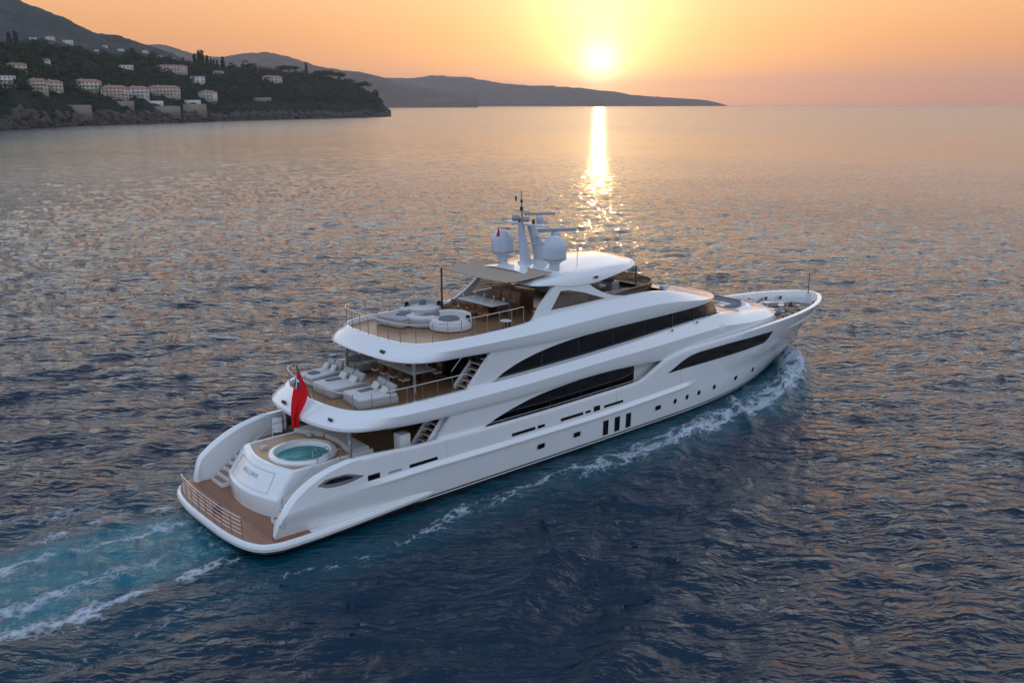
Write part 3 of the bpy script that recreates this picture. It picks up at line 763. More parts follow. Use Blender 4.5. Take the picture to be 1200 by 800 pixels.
# --- bridge deck band, running forward into the foredeck trunk ----------------
B1P, B1N = plan([(4.35, 0), (4.42, 1.3), (4.62, 2.5), (5.02, 3.4), (5.75, 4.0), (6.9, 4.28), (8.5, 4.38), (12, 4.42), (18, 4.45), (24, 4.42), (28, 4.28), (32, 4.12), (36, 3.88), (39.0, 3.45), (41.0, 2.75), (42.2, 1.6), (42.65, .8), (42.8, 0)], 240)
zb1 = pchip([4.3, 5, 6.5, 8, 10, 15, 21, 25, 26.9, 29, 43], [4.42, 4.42, 4.40, 4.30, 4.22, 4.20, 4.30, 4.16, 4.02, 3.95, 3.75])
zt1 = pchip([4.3, 8, 12, 14, 18, 21.7, 26, 30, 33, 34.5, 37, 40, 42.8], [5.22, 5.22, 5.22, 5.24, 5.32, 5.44, 5.64, 5.80, 5.84, 5.66, 5.32, 5.05, 4.78])
hh = lambda f: (lambda x: zb1(x) + (zt1(x) - zb1(x)) * f)
st1 = lambda a, b, c=None: (lambda x: a + (b - a) * sst(4.6, 8.0, x) + ((c if c is not None else b) - b) * sst(33, 37, x))
B1R = [(-1.2, lambda x: zb1(x) + .06), (-.35, lambda x: zb1(x) + .03), (-.03, lambda x: zb1(x)), (0, lambda x: zb1(x) + .05), (st1(-.02, .04), hh(.22)), (st1(-.22, .07, .06), hh(.45)), (st1(-.40, .08, .04), hh(.62)), (st1(-.58, -.08, -.14), hh(.76)),
       (st1(-.70, -.24, -.34), hh(.88)), (st1(-.80, -.34, -.58), hh(.985)), (st1(-.88, -.46, -.85), hh(1.0)), (st1(-.96, -.56, -1.1), lambda x: np.where(x < 33.2, zt1(x) - .02, zt1(x) + .03)), (st1(-.965, -.57, -1.4), lambda x: np.where(x < 33.2, np.minimum(4.98, zt1(x)), zt1(x) + .06))]
band('bridge_deck_band', B1P, B1N, B1R, 'white_paint', Y, ang=32)
inn1 = lambda x: -.9 + .35 * sst(4.6, 8, x)
band('main_deck_ceiling', B1P, B1N, [(-.5, lambda x: np.minimum(zb1(x) + .045, 4.3))], 'soffit_white', Y, cap_top=True) if False else deck_from('main_deck_ceiling', B1P, B1N, -.9, 4.46, 'soffit_white', Y, x1=26)
deck_from('bridge_deck', B1P, B1N, inn1, 4.992, 'teak', Y, x1=14.4)
# foredeck trunk top
tr = loop_rows(B1P, B1N, [(B1R[-1][0], B1R[-1][1])])[0]
def trunk_top():
    r = tr[tr[:, 0] > 32.6]; bm = bmesh.new(); K = 10; prev = None
    for x, y, z in r:
        cur = [bm.verts.new((x, -y + 2 * y * j / K, z + .10 * (1 - (2*j/K - 1) ** 2) * min(1, y / 2))) for j in range(K + 1)] if y > 1e-5 else [bm.verts.new((x, 0, z))] * (K + 1)
        if prev:
            for j in range(K):
                u = []
                for v in (prev[j], prev[j+1], cur[j+1], cur[j]):
                    if v not in u: u.append(v)
                if len(u) > 2: bm.faces.new(u)
        prev = cur
    finish('foredeck_trunk', bm, 'white_paint', Y)
trunk_top()
# --- main deck house ----------------------------------------------------------
D1P, D1N = plan([(11.6, 0), (11.62, 2.9), (11.75, 3.5), (12.2, 3.72), (14, 3.80), (20, 3.84), (24.9, 3.84)], 60)
band('main_saloon_glass', D1P, D1N, [(0, 2.27), (0, 3.3), (0, 4.5)], 'dark_window', Y)
boxes('saloon_mullion', [((11.60, y, 3.38), (.07, .08, 2.2)) for y in (-3.1, -1.6, 0, 1.6, 3.1)], 'steel', Y, .01)
ribbon('side_panel', [(24.7, -3.86, 2.3), (26.9, -3.86, 2.3)], [(24.7, -3.86, 4.4), (26.9, -3.86, 4.4)], 'soffit_white', Y, n=6, thick=.1)
# fashion plates of the main deck
lo = [(9.75, 3.10), (11.2, 3.04), (12.45, 3.02), (13.05, 3.20), (13.75, 3.43), (14.8, 3.70), (16, 3.94), (17.3, 4.09), (19, 4.21), (20.8, 4.30)]
up = [(10.62, 4.25), (11.5, 4.25), (12.7, 4.25), (13.3, 4.25), (13.9, 4.25), (14.8, 4.26), (16, 4.27), (17.3, 4.28), (19, 4.30), (20.8, 4.33)]
def yy1(x, z): return -(4.28 + .04 * (z - 3))
def pl(L, f): A = resample([(a, b) for a, b in L], 80); return [(a, f(a, b), b) for a, b in A]
def sameplate(name, lo, up, f, n=80, **k):
    A = resample(lo, n); d = np.r_[0, np.cumsum(np.linalg.norm(np.diff(np.array(lo), axis=0), axis=1))]; t = np.linspace(0, d[-1], n)
    U = np.array(up); B = np.stack([pchip(d, U[:, j])(t) for j in (0, 1)], 1)
    return ribbon(name, [(a, f(a, b), b) for a, b in A], [(a, f(a, b), b) for a, b in B], 'white_paint', Y, lin=True, **k)
sameplate('main_deck_fashion_plate', lo, up, yy1, thick=.16)
rail('side_deck_rail', [(x, -4.30, float(f_zg(x)) + .05) for x in np.linspace(12.9, 25.0, 14)], .12, 12, .010, ())
rail('side_deck_rail', [(x, 4.30, float(f_zg(x)) + .05) for x in np.linspace(12.9, 25.0, 14)], .12, 12, .010, ())
# --- bridge deck house ----------------------------------------------------------
D2P, D2N = plan([(12.95, 0), (12.97, 2.6), (13.05, 3.3), (13.45, 3.64), (18, 3.78), (24, 3.78), (29, 3.68), (31.5, 3.55), (33.2, 3.2), (34.2, 2.35), (34.8, 1.2), (34.95, 0)], 120)
fr = lambda k: (lambda x: k * sst(30.5, 33.5, x))
band('wheelhouse_glass', D2P, D2N, [(fr(.30), 4.98), (fr(.25), 5.6), (fr(0), 6.1), (fr(-.25), 6.4), (fr(-.45), 6.80)], 'dark_window', Y)
def mull():
    for x, y in ((28.2, 3.72), (30.4, 3.62), (31.9, 3.45), (33.45, 2.7), (34.2, 1.5)):
        for s in (-1, 1):
            bm = bmesh.new(); k = .45 * float(sst(30.5, 33.5, x)); L = math.hypot(x - 31, y) or 1
            nx, ny = ((x - 31.5) / 3.5, y / 3.6) if x > 31 else (0, 1)
            q = math.hypot(nx, ny); nx /= q; ny /= q
            a_tube(bm, [(x + nx * (.27 * float(sst(30.5, 33.5, x)) + .01), s * (y + ny * .02 + ny * .25 * float(sst(30.5, 33.5, x))), 5.6), (x - nx * k * .9, s * (y + .015 - ny * k * .9), 6.72)], .05, 6); finish('window_mullion', bm, 'dark_metal', Y)
mull()
for s in (-1, 1):
    for x in (17.2, 20.0, 22.8, 25.6):
        box('pane_joint', (x, s * 3.785, 6.0), (.035, .03, 1.7), 'dark_metal', Y, 0)
    for x in (15.4, 17.8, 20.2, 22.6):
        box('pane_joint', (x, s * 3.845, 3.4), (.035, .03, 2.1), 'dark_metal', Y, 0)
lo = [(12.2, 5.2), (12.9, 5.22), (13.55, 5.24), (14.3, 5.58), (15.4, 5.95), (16.8, 6.25), (18.35, 6.46), (20, 6.58), (22.2, 6.64)]
up = [(13.5, 6.92), (13.7, 6.91), (13.95, 6.90), (14.5, 6.87), (15.5, 6.81), (16.8, 6.75), (18.35, 6.70), (20, 6.68), (22.2, 6.67)]
sameplate('bridge_deck_fashion_plate', lo, up, lambda x, z: -(3.95 + .04 * (z - 5.2)), thick=.14)
ribbon('window_sill', [(13.5, -3.95, 5.21), (20, -3.95, 5.37), (26, -3.92, 5.62), (31, -3.76, 5.80), (33, -3.35, 5.85)], [(13.5, -3.66, 5.25), (20, -3.72, 5.41), (26, -3.70, 5.66), (31, -3.55, 5.84), (33, -3.15, 5.88)], 'white_paint', Y, n=40, m=3)
# --- sun deck band and roof -------------------------------------------------------
B2P, B2N = plan([(8.02, 0), (8.08, 1.4), (8.24, 2.5), (8.65, 3.35), (9.35, 3.88), (10.5, 4.08), (14, 4.12), (18, 4.10), (22, 4.04), (26, 3.96), (29, 3.86), (31, 3.68), (32.6, 3.28), (33.9, 2.5), (34.75, 1.4), (35.05, 0)], 200)
zb2 = pchip([8, 9.5, 12, 15, 18, 21, 26, 32, 35], [7.02, 6.98, 6.92, 6.80, 6.68, 6.64, 6.66, 6.66, 6.62])
zt2 = pchip([8, 12, 15, 17.5, 20, 23, 26, 28, 30, 32, 33.5, 35], [7.80, 7.80, 7.84, 7.95, 8.10, 8.20, 8.16, 7.98, 7.60, 7.16, 6.92, 6.78])
h2 = lambda f: (lambda x: zb2(x) + (zt2(x) - zb2(x)) * f)
st2 = lambda a, b, c=None: (lambda x: a + (b - a) * sst(8.3, 11.5, x) + ((c if c is not None else b) - b) * sst(14, 20, x))
B2R = [(-1.2, lambda x: zb2(x) + .07), (-.34, lambda x: zb2(x) + .04), (-.03, lambda x: zb2(x)), (0, lambda x: zb2(x) + .04), (st2(-.04, .04, .04), h2(.20)), (st2(-.20, .07, .08), h2(.38)), (st2(-.36, .09, .07), h2(.54)),
       (st2(-.56, -.07, -.14), h2(.68)), (st2(-.68, -.18, -.34), h2(.83)), (st2(-.76, -.26, -.50), h2(.95)), (st2(-.80, -.33, -.62), h2(1.0)), (st2(-.86, -.42, -.78), h2(1.0))]
B2X = B2R + [(st2(-.87, -.43, -.80), lambda x: np.minimum(7.53, zt2(x)))]
band('sun_deck_band', B2P, B2N, [(o, z) for o, z in B2X], 'white_paint', Y, ang=32)
for s in (-1, 1):
    # feature line along the shoulder, panel joints on the sides
    for x in (10.2, 16.5, 22.5, 28.4):
        tube('panel_joint', [(x, s * (float(hull_y(x, z)) + .002), z) for z in np.linspace(2.15, float(f_zg(x)) - .02, 8)], .006, 'nav_grey', Y, 4)
deck_from('bridge_deck_ceiling', B2P, B2N, -.9, 7.06, 'soffit_white', Y, x1=14.2)
inn2 = lambda x: -.80 + .38 * sst(8.3, 11.5, x) - .36 * sst(14, 20, x)
deck_from('sun_deck', B2P, B2N, inn2, 7.545, 'teak', Y, x1=29.2)
def roof():
    R1 = loop_rows(B2P, B2N, [B2R[-1]])[0]; r = R1[R1[:, 0] > 28.4]; bm = bmesh.new(); K = 12; prev = None
    for x, y, z in r:
        c = .16 * float(sst(28, 31, x)) * (1 - .0 * x)
        cur = [bm.verts.new((x, -y + 2*y*j/K, z + c * (1 - (2*j/K - 1) ** 2) * min(1, y / 2))) for j in range(K + 1)] if y > 1e-5 else [bm.verts.new((x, 0, z))] * (K + 1)
        if prev:
            for j in range(K):
                u = []
                for v in (prev[j], prev[j+1], cur[j+1], cur[j]):
                    if v not in u: u.append(v)
                if len(u) > 2: bm.faces.new(u)
        prev = cur
    finish('wheelhouse_roof', bm, 'white_paint', Y)
roof()
# flybridge wind screen: dark glass curve with a pale cap
WP, WN = plan([(21.5, 3.22), (24.5, 3.18), (26.4, 3.05), (27.7, 2.45), (28.5, 1.4), (28.75, 0)][::-1], 60)
def screen(name, z0, z1, o0, o1, mat, th, zf=None):
    P = WP; k = len(P); rows = []; bm = bmesh.new()
    hgt = lambda x: z0 + (z1 - z0) * float(sst(21.5, 25.5, x))
    for off, top in ((o0, 0), (o1, 1), (o1 - th, 1), (o0 - th, 0)):
        L = []
        for (x, y), (nx, ny) in zip(P, WN):
            zz = (float(zt2(x)) - .02 if not zf else zf(x)) if not top else max(hgt(x), float(zt2(x)) + .03) + (0 if not zf else .05)
            L.append((x - nx * off * 1.0, max(y - ny * off, 0), zz))
        rows.append(L)
    for s in (-1, 1):
        V = [[bm.verts.new((a, b * s, c)) for a, b, c in L] for L in rows]
        for A, B in zip(V, V[1:] + V[:1]):
            for i in range(k - 1): bm.faces.new((A[i], A[i+1], B[i+1], B[i]))
    return finish(name, bm, mat, Y)
screen('flybridge_windscreen', 8.2, 8.50, 0, .06, 'tinted_glass', .02)
tube('windscreen_cap', [(x - nx * .05, y * 1.0, max(8.2 + .30 * float(sst(21.5, 25.5, x)), float(zt2(x)) + .03) + .02) for (x, y), (nx, ny) in list(zip(WP, WN))[::-1]] + [(x, -y, max(8.2 + .30 * float(sst(21.5, 25.5, x)), float(zt2(x)) + .03) + .02) for (x, y), (nx, ny) in list(zip(WP, WN))[1:]], .045, 'mid_wood', Y)
# --- arch sides -------------------------------------------------------------------
def arch(sg):
    aft = [(16.2, 7.75), (16.75, 7.86), (17.4, 8.55), (18.0, 9.05), (18.55, 9.45), (19.2, 9.62)] if sg < 0 else [(15.2, 7.72), (16.2, 7.80), (17.2, 8.15), (18.0, 8.65), (18.6, 9.15), (19.2, 9.62)]
    out = aft + [(20.2, 9.55), (21.2, 9.25), (21.9, 8.85), (23.0, 8.42), (24.2, 8.12), (24.2, 7.9)]
    hole = [(18.15, 8.22), (19.0, 9.17), (19.6, 9.14), (20.8, 8.85), (22.45, 8.30), (20.4, 8.24)]
    bm = bmesh.new(); y = 3.52
    yz = lambda z: y - .22 * max(0, z - 7.8) / 1.8
    W = .17; loops = []
    for L in (resample(out + [out[0]], 90)[:-1], np.array([p for a, b in zip(hole, hole[1:] + hole[:1]) for p in [(a[0] + (b[0]-a[0]) * t, a[1] + (b[1]-a[1]) * t) for t in (0, .25, .5, .75)]])):
        lay = []
        for o in (0, W):
            vs_ = [bm.verts.new((x, sg * (yz(z) - o), z)) for x, z in L]; es = [bm.edges.new((vs_[i], vs_[(i+1) % len(vs_)])) for i in range(len(vs_))]; lay.append((vs_, es))
        for i in range(len(L)): bm.faces.new((lay[0][0][i], lay[0][0][(i+1) % len(L)], lay[1][0][(i+1) % len(L)], lay[1][0][i]))
        loops.append(lay)
    for k in (0, 1): bmesh.ops.triangle_fill(bm, edges=loops[0][k][1] + loops[1][k][1], use_beauty=True)
    a = finish('arch', bm, 'white_paint', Y, ang=40)
    bm = bmesh.new(); bm.faces.new([bm.verts.new((x, sg * (yz(z) - .08), z)) for x, z in hole]); finish('arch_window', bm, 'tinted_glass', a)
for sg in (-1, 1): arch(sg)
# --- hard top ---------------------------------------------------------------------
HP, HN_ = plan([(17.0, 0), (17.0, 2.2), (17.1, 2.95), (17.6, 3.25), (19, 3.36), (21.5, 3.40), (23.5, 3.30), (25, 3.02), (26.1, 2.45), (26.9, 1.4), (27.1, 0)], 120)
hb = pchip([17, 18.5, 20, 21.2, 23.5, 25.5, 27.1], [9.62, 9.48, 9.24, 9.22, 9.48, 9.70, 9.80])
ht = pchip([17, 19, 21, 24, 27.1], [9.80, 9.88, 9.92, 9.94, 9.92])
hx = lambda f: (lambda x: hb(x) + (ht(x) - hb(x)) * f)
band('hard_top', HP, HN_, [(-.8, lambda x: np.maximum(hb(x) + .02, 9.5)), (-.10, lambda x: hb(x)), (0, hx(.12)), (-.03, hx(.45)), (-.10, hx(.8)), (-.20, hx(1.0)), (-.42, lambda x: ht(x) + .07), (-.9, lambda x: ht(x) + .13)], 'white_paint', Y, cap_top=True, crown=.22, ang=34)
deck_from('hard_top_ceiling', HP, HN_, -.75, 9.515, 'soffit_white', Y)
boxes('sky_panel', [((24.0, 0, 10.285), (3.2, 3.2, .03))], 'soffit_white', Y, .01) if False else None
# awning with two poles
def awning():
    bm = bmesh.new(); nu, nv = 14, 18; V = []
    for i in range(nu):
        for j in range(nv):
            u = i / (nu - 1); v = j / (nv - 1)
            x = 15.65 + (18.7 - 15.65) * u; hwid = 2.95 + .05 * u
            y = -hwid + 2 * hwid * v
            z = 9.98 + .20 * u - .07 * math.sin(math.pi * u) * (.6 + .4 * math.sin(math.pi * v)) - .10 * math.sin(math.pi * v) * (1 - u)
            x += .14 * math.sin(math.pi * v) * (1 - u)
            V.append(bm.verts.new((x, y, z)))
    for i in range(nu - 1):
        for j in range(nv - 1): bm.faces.new((V[i*nv+j], V[i*nv+j+1], V[(i+1)*nv+j+1], V[(i+1)*nv+j]))
    o = finish('awning', bm, 'beige_canvas', None); sm = o.modifiers.new('thick', 'SOLIDIFY'); sm.thickness = .03
    o.parent = Y
    for y in (-2.93, 2.93): tube('awning_pole', [(15.66, y, 7.55), (15.66, y, 10.02)], .055, 'dark_metal', Y, 10)
awning()
# --- mast, domes, radars ---------------------------------------------------------
def ribtube(name, pts, secs, mat, parent):
    """swept box section; secs = (half length x, half width y)"""
    bm = bmesh.new(); rows = []
    for (x, y, z), (a, b) in zip(pts, secs):
        L = []
        for k in range(12):
            t = 2 * math.pi * k / 12; L.append(bm.verts.new((x + a * math.copysign(abs(math.cos(t)) ** .6, math.cos(t)), y + b * math.copysign(abs(math.sin(t)) ** .6, math.sin(t)), z)))
        rows.append(L)
    for A, B in zip(rows, rows[1:]):
        for k in range(12): bm.faces.new((A[k], A[(k+1) % 12], B[(k+1) % 12], B[k]))
    bm.faces.new(rows[0]); bm.faces.new(rows[-1]); return finish(name, bm, mat, parent)
mast = ribtube('mast', [(20.9, 0, 10.1), (20.68, 0, 10.6), (20.2, 0, 11.6), (19.8, 0, 12.5)], [(.72, .30), (.48, .25), (.30, .20), (.22, .16)], 'dome_white', Y)
ribtube('mast_leg', [(19.5, 0, 10.15), (19.38, 0, 10.8), (19.22, 0, 11.6), (19.1, 0, 12.5)], [(.34, .26), (.27, .21), (.23, .18), (.17, .15)], 'dome_white', mast)
box('mast_foot', (20.1, 0, 10.24), (2.1, .6, .3), 'dome_white', mast, .12)
ribtube('crosstree', [(19.4, -1.45, 12.36), (19.4, -1.2, 12.40), (19.4, 0, 12.44)][::-1], [(.26, .1), (.2, .1), (.1, .1)], 'dome_white', mast) if False else box('crosstree', (19.45, 0, 12.46), (.5, 3.3, .09), 'dome_white', mast, .02)
box('upper_crosstree', (19.15, 0, 13.2), (.12, 1.3, .06), 'nav_grey', mast, .02)
box('lower_crosstree', (20.2, 0, 11.7), (.3, 3.0, .07), 'dome_white', mast, .02)
box('radar_platform', (20.9, 0, 11.32), (2.6, .6, .08), 'dome_white', mast, .02)
tube('mast_top', [(19.2, 0, 12.4), (19.15, 0, 13.3), (19.12, 0, 14.35)], [.08, .05, .025], 'nav_grey', mast)
boxes('nav_light', [((19.14, 0, 13.35), (.16, .16, .22)), ((19.14, 0, 13.75), (.13, .13, .16)), ((18.9, .2, 13.9), (.09, .09, .28)), ((19.5, .6, 12.62), (.14, .14, .3)), ((19.5, -.6, 12.62), (.14, .14, .26))], 'dark_metal', mast, .03)
lathe('searchlight', (19.1, .45, 12.78), [(0, -.2), (.18, -.18), (.24, 0), (.18, .18), (0, .2)], 'nav_grey', mast, 16)
lathe('searchlight', (19.15, -.4, 12.78), [(0, -.16), (.15, -.14), (.2, 0), (.15, .14), (0, .16)], 'nav_grey', mast, 16)
lathe('radar_pedestal', (21.8, 0, 11.36), [(.22, 0), (.26, .1), (.26, .34), (.16, .46), (0, .47)], 'dome_white', mast, 18)
box('radar_scanner', (21.7, 0, 11.92), (2.7, .24, .20), 'nav_grey', mast, .05, rot=(0, 0, R(-28)))
lathe('radar_pedestal', (20.35, -.2, 12.50), [(.18, 0), (.22, .08), (.22, .28), (.12, .38), (0, .39)], 'dome_white', mast, 18)
box('radar_scanner', (20.35, -.2, 12.98), (1.8, .18, .14), 'nav_grey', mast, .04, rot=(0, 0, R(-35)))
box('radar_bracket', (20.0, -.1, 12.46), (1.1, .3, .05), 'dome_white', mast, .02)
for i, (x, y) in enumerate(((19.85, -1.95), (19.4, 1.95))):
    d = lathe('satellite_dome', (x, y, 10.28), [(.30, -.2), (.30, .12), (.46, .26), (.62, .34), (.66, .38), (.66, .46), (.64, .50), (.665, .52), (.67, .95), (.64, 1.15), (.55, 1.38), (.40, 1.55), (.22, 1.64), (0, 1.67)], 'dome_white', Y, 36)
    lathe('dome_band', (x, y, 10.28), [(.672, .36), (.678, .38), (.678, .44), (.672, .46)], 'nav_grey', d, 36)
tube('whip_antenna', [(21.4, -2.2, 10.0), (21.4, -2.2, 11.1)], .018, 'steel', Y); lathe('antenna_head', (21.4, -2.2, 11.1), [(0, 0), (.11, .02), (.12, .1), (0, .16)], 'dome_white', Y, 12)
tube('whip_antenna', [(19.1, -1.2, 10.1), (18.9, -1.2, 11.3)], .012, 'steel', Y); tube('whip_antenna', [(20.6, 1.1, 10.2), (20.6, 1.1, 11.0)], .012, 'steel', Y)
tube('hard_top_strut', [(25.65, -2.95, 8.2), (25.6, -2.95, 9.75)], .05, 'dark_metal', Y); tube('hard_top_strut', [(25.65, 2.95, 8.2), (25.6, 2.95, 9.75)], .05, 'dark_metal', Y)
boxes('hard_top_camera', [((21.7, -3.44, 9.62), (.28, .10, .12))], 'dark_metal', Y, .02)
boxes('roof_lamp', [((25.9, -2.5, 10.05), (.12, .12, .14)), ((26.3, -2.1, 10.05), (.12, .12, .14))], 'dome_white', Y, .03)
box('roof_vent', (28.7, -2.6, 8.02), (.5, .4, .26), 'dome_white', Y, .08)
# --- posts under the overhangs
for s in (-1, 1):
    tube('main_deck_post', [(5.55, s * 3.15, 2.27), (5.55, s * 3.15, 4.46)], .085, 'steel', Y, 12)
    tube('bridge_deck_post', [(9.35, s * 3.1, 4.99), (9.35, s * 3.1, 7.06)], .085, 'steel', Y, 12)
# --- rails on the two upper decks
def inner_line(P, N, off, z, x1, x0=-9):
    r = loop_rows(P, N, [(off, z)])[0]; r = r[r[:, 0] <= x1]
    L = [(x, y, zz) for x, y, zz in r[::-1]] + [(x, -y, zz) for x, y, zz in r[1:]]
    return L[::2] + ([L[-1]] if (len(L) - 1) % 2 else [])
rail('bridge_deck_rail', inner_line(B1P, B1N, lambda x: -.90 + .40 * sst(4.6, 8, x), lambda x: zt1(x), 12.0), .78, 22, .018, ())
rail('sun_deck_rail', inner_line(B2P, B2N, lambda x: -.78 + .40 * sst(8.3, 11.5, x), lambda x: zt2(x), 16.0), .92, 25, .018, ())
boxes('stern_lamp', [((4.55, 1.2, 4.86), (.12, .34, .16)), ((4.9, -2.6, 4.86), (.12, .3, .14)), ((8.35, -1.9, 7.36), (.14, .34, .16))], 'dark_metal', Y, .03)
# --- stairs to the upper decks (starboard)
stairs('main_deck_stairs', 9.0, 2.28, 11.1, 4.7, -3.9, -3.0, 10, 'white_paint', 'mid_wood', Y, True)
box('stair_locker', (8.45, -3.2, 2.9), (.6, .6, 1.25), 'white_paint', Y, .04)
stairs('bridge_deck_stairs', 12.0, 5.0, 14.4, 7.5, -3.85, -2.95, 10, 'white_paint', 'mid_wood', Y, True)
tube('stair_handrail', [(11.8, -2.85, 5.0), (11.8, -2.85, 5.9), (13.0, -2.85, 7.0)], .02, 'steel', Y)
# --- bow ------------------------------------------------------------------------
def bow_deck():
    xs = np.linspace(38.5, 49.6, 40); bm = bmesh.new(); prev = None
    for x in xs:
        y = max(float(hull_y(x, 3.6)) - .25, .02); cur = (bm.verts.new((x, -y, 3.62)), bm.verts.new((x, y, 3.62)))
        if prev: bm.faces.new((prev[0], prev[1], cur[1], cur[0]))
        prev = cur
    finish('bow_deck', bm, 'bow_teak', Y, False)
    xs = np.linspace(27, 39, 30)
    for s in (-1, 1):
        prev = None; bm = bmesh.new()
        for x in xs:
            y = float(hull_y(x, 3.9)); cur = (bm.verts.new((x, -s * (y - .1), 3.95)), bm.verts.new((x, -s * (y - 1.2), 3.95)))
            if prev: bm.faces.new((prev[0], prev[1], cur[1], cur[0]))
            prev = cur
        finish('side_gutter', bm, 'teak', Y, False)
bow_deck()
tube('jackstaff', [(50.0, 0, 4.4), (50.0, 0, 6.1)], .03, 'dark_metal', Y); tube('jackstaff_crossbar', [(50.0, -.22, 5.85), (50.0, .22, 5.85)], .018, 'dark_metal', Y)
for s in (-1, 1):
    w = lathe('windlass', (45.2, s * .62, 3.63), [(.34, 0), (.34, .1), (.2, .16), (.17, .4), (.26, .5), (.26, .58), (0, .62)], 'steel', Y, 20)
    box('windlass_motor', (44.6, s * .62, 3.82), (.5, .4, .36), 'nav_grey', w, .06)
    tube('anchor_chain', [(45.5, s * .62, 3.76), (46.5, s * .55, 3.70), (47.6, s * .45, 3.68)], .06, 'dark_metal', Y)
    for x, y in ((43.6, 2.0), (46.6, 1.55)):
        bo = box('bollard', (x, s * y, 3.66), (.6, .22, .06), 'steel', Y, .02); boxes('bollard_post', [((x - .18, s * y, 3.82), (.14, .14, .34)), ((x + .18, s * y, 3.82), (.14, .14, .34))], 'steel', bo, .04)
    for x in (44.2, 45.7, 47.2, 48.4):
        yy = s * (float(hull_y(x, 4.0)) - .34 - .02 * (x - 44)); boxes('bow_fairlead', [((x, yy, 4.02), (.34, .05, .26))], 'dark_metal', Y, .04)
for i, (x, y, w_) in enumerate(((47.6, 0, .5), (46.4, .1, .35), (44.9, 1.5, .4), (44.0, 2.3, .45), (47.0, -1.0, .3), (43.6, -2.3, .4))):
    lathe('deck_vent', (x, y, 3.63), [(.12, 0), (.12, .25), (.22, .3), (.22, .42), (0, .5)] if i % 2 else [(.2, 0), (.2, .12), (.1, .18), (.1, .3), (.16, .36), (0, .4)], ('dark_metal', 'steel', 'nav_grey')[i % 3], Y, 14)
tube('spare_boom', [(43.4, 1.1, 3.8), (46.6, 2.0, 4.05)], .07, 'dark_metal', Y)
box('bow_locker', (43.9, 0, 3.86), (.8, 1.5, .46), 'white_paint', Y, .08)
lathe('capstan', (43.3, -1.2, 3.63), [(.22, 0), (.14, .15), (.14, .32), (.22, .42), (0, .45)], 'steel', Y, 18)
# anchor pocket and draught marks
side_strip('anchor_pocket', [(44.9, 2.75), (45.3, 2.75)], [(44.9, 3.0), (45.3, 3.0)], 'steel', Y, .01, 5, 3)
# --- foredeck lounge (fixed)
CP, CN = plan([(35.2, 0), (35.2, 1.7), (35.5, 2.2), (36.6, 2.35), (38.4, 2.15), (39.3, 1.5), (39.6, 0)], 60)
band('foredeck_coaming', CP, CN, [(.42, 5.0), (.25, 5.26), (.06, 5.38), (-.08, 5.38), (-.15, 5.33), (-.2, 5.1)], 'white_paint', Y)
deck_from('lounge_floor', CP, CN, -.15, 5.36, 'soffit_white', Y)
band('lounge_sofa', *plan([(37.4, 1.95), (38.2, 1.8), (38.85, 1.3), (39.05, .5), (39.1, 0)][::-1], 30), [(0, 5.40), (0, 5.66), (-.05, 5.70), (-.5, 5.68), (-.55, 5.42)], 'cushion_grey', Y) if False else None
LP, LN = plan([(36.0, 1.95), (37.4, 1.98), (38.3, 1.75), (38.95, 1.1), (39.1, 0)], 40)
LN[-1] = (1, 0)
band('lounge_sofa', LP, LN, [(0, 5.36), (.02, 5.56), (-.12, 5.58), (-.14, 5.47), (-.62, 5.46), (-.64, 5.37)], 'cushion_grey', Y)
box('lounge_table', (37.2, 0, 5.52), (.8, 1.1, .05), 'mid_wood', Y, .02); tube('table_leg', [(37.2, 0, 5.4), (37.2, 0, 5.6)], .06, 'steel', Y)
rail('foredeck_rail', [(39.9, -1.6, 5.06), (40.25, -1.1, 5.06), (40.4, -.5, 5.06)], .55, 4, .018, (.5,))
for x, y in ((33.4, -3.35), (30.4, -4.0), (27.8, -4.12)): box('deck_light', (x, y, float(zt1(x)) - .05), (.14, .08, .1), 'dark_metal', Y, .02)
tube('wiper', [(31.6, -3.62, 5.72), (32.0, -3.45, 6.5)], .012, 'dark_metal', Y)
# ventral hatches
boxes('foredeck_hatch', [((41.2, .6, 5.06), (.7, .7, .05)), ((41.2, -.6, 5.06), (.7, .7, .05))], 'nav_grey', Y, .02)
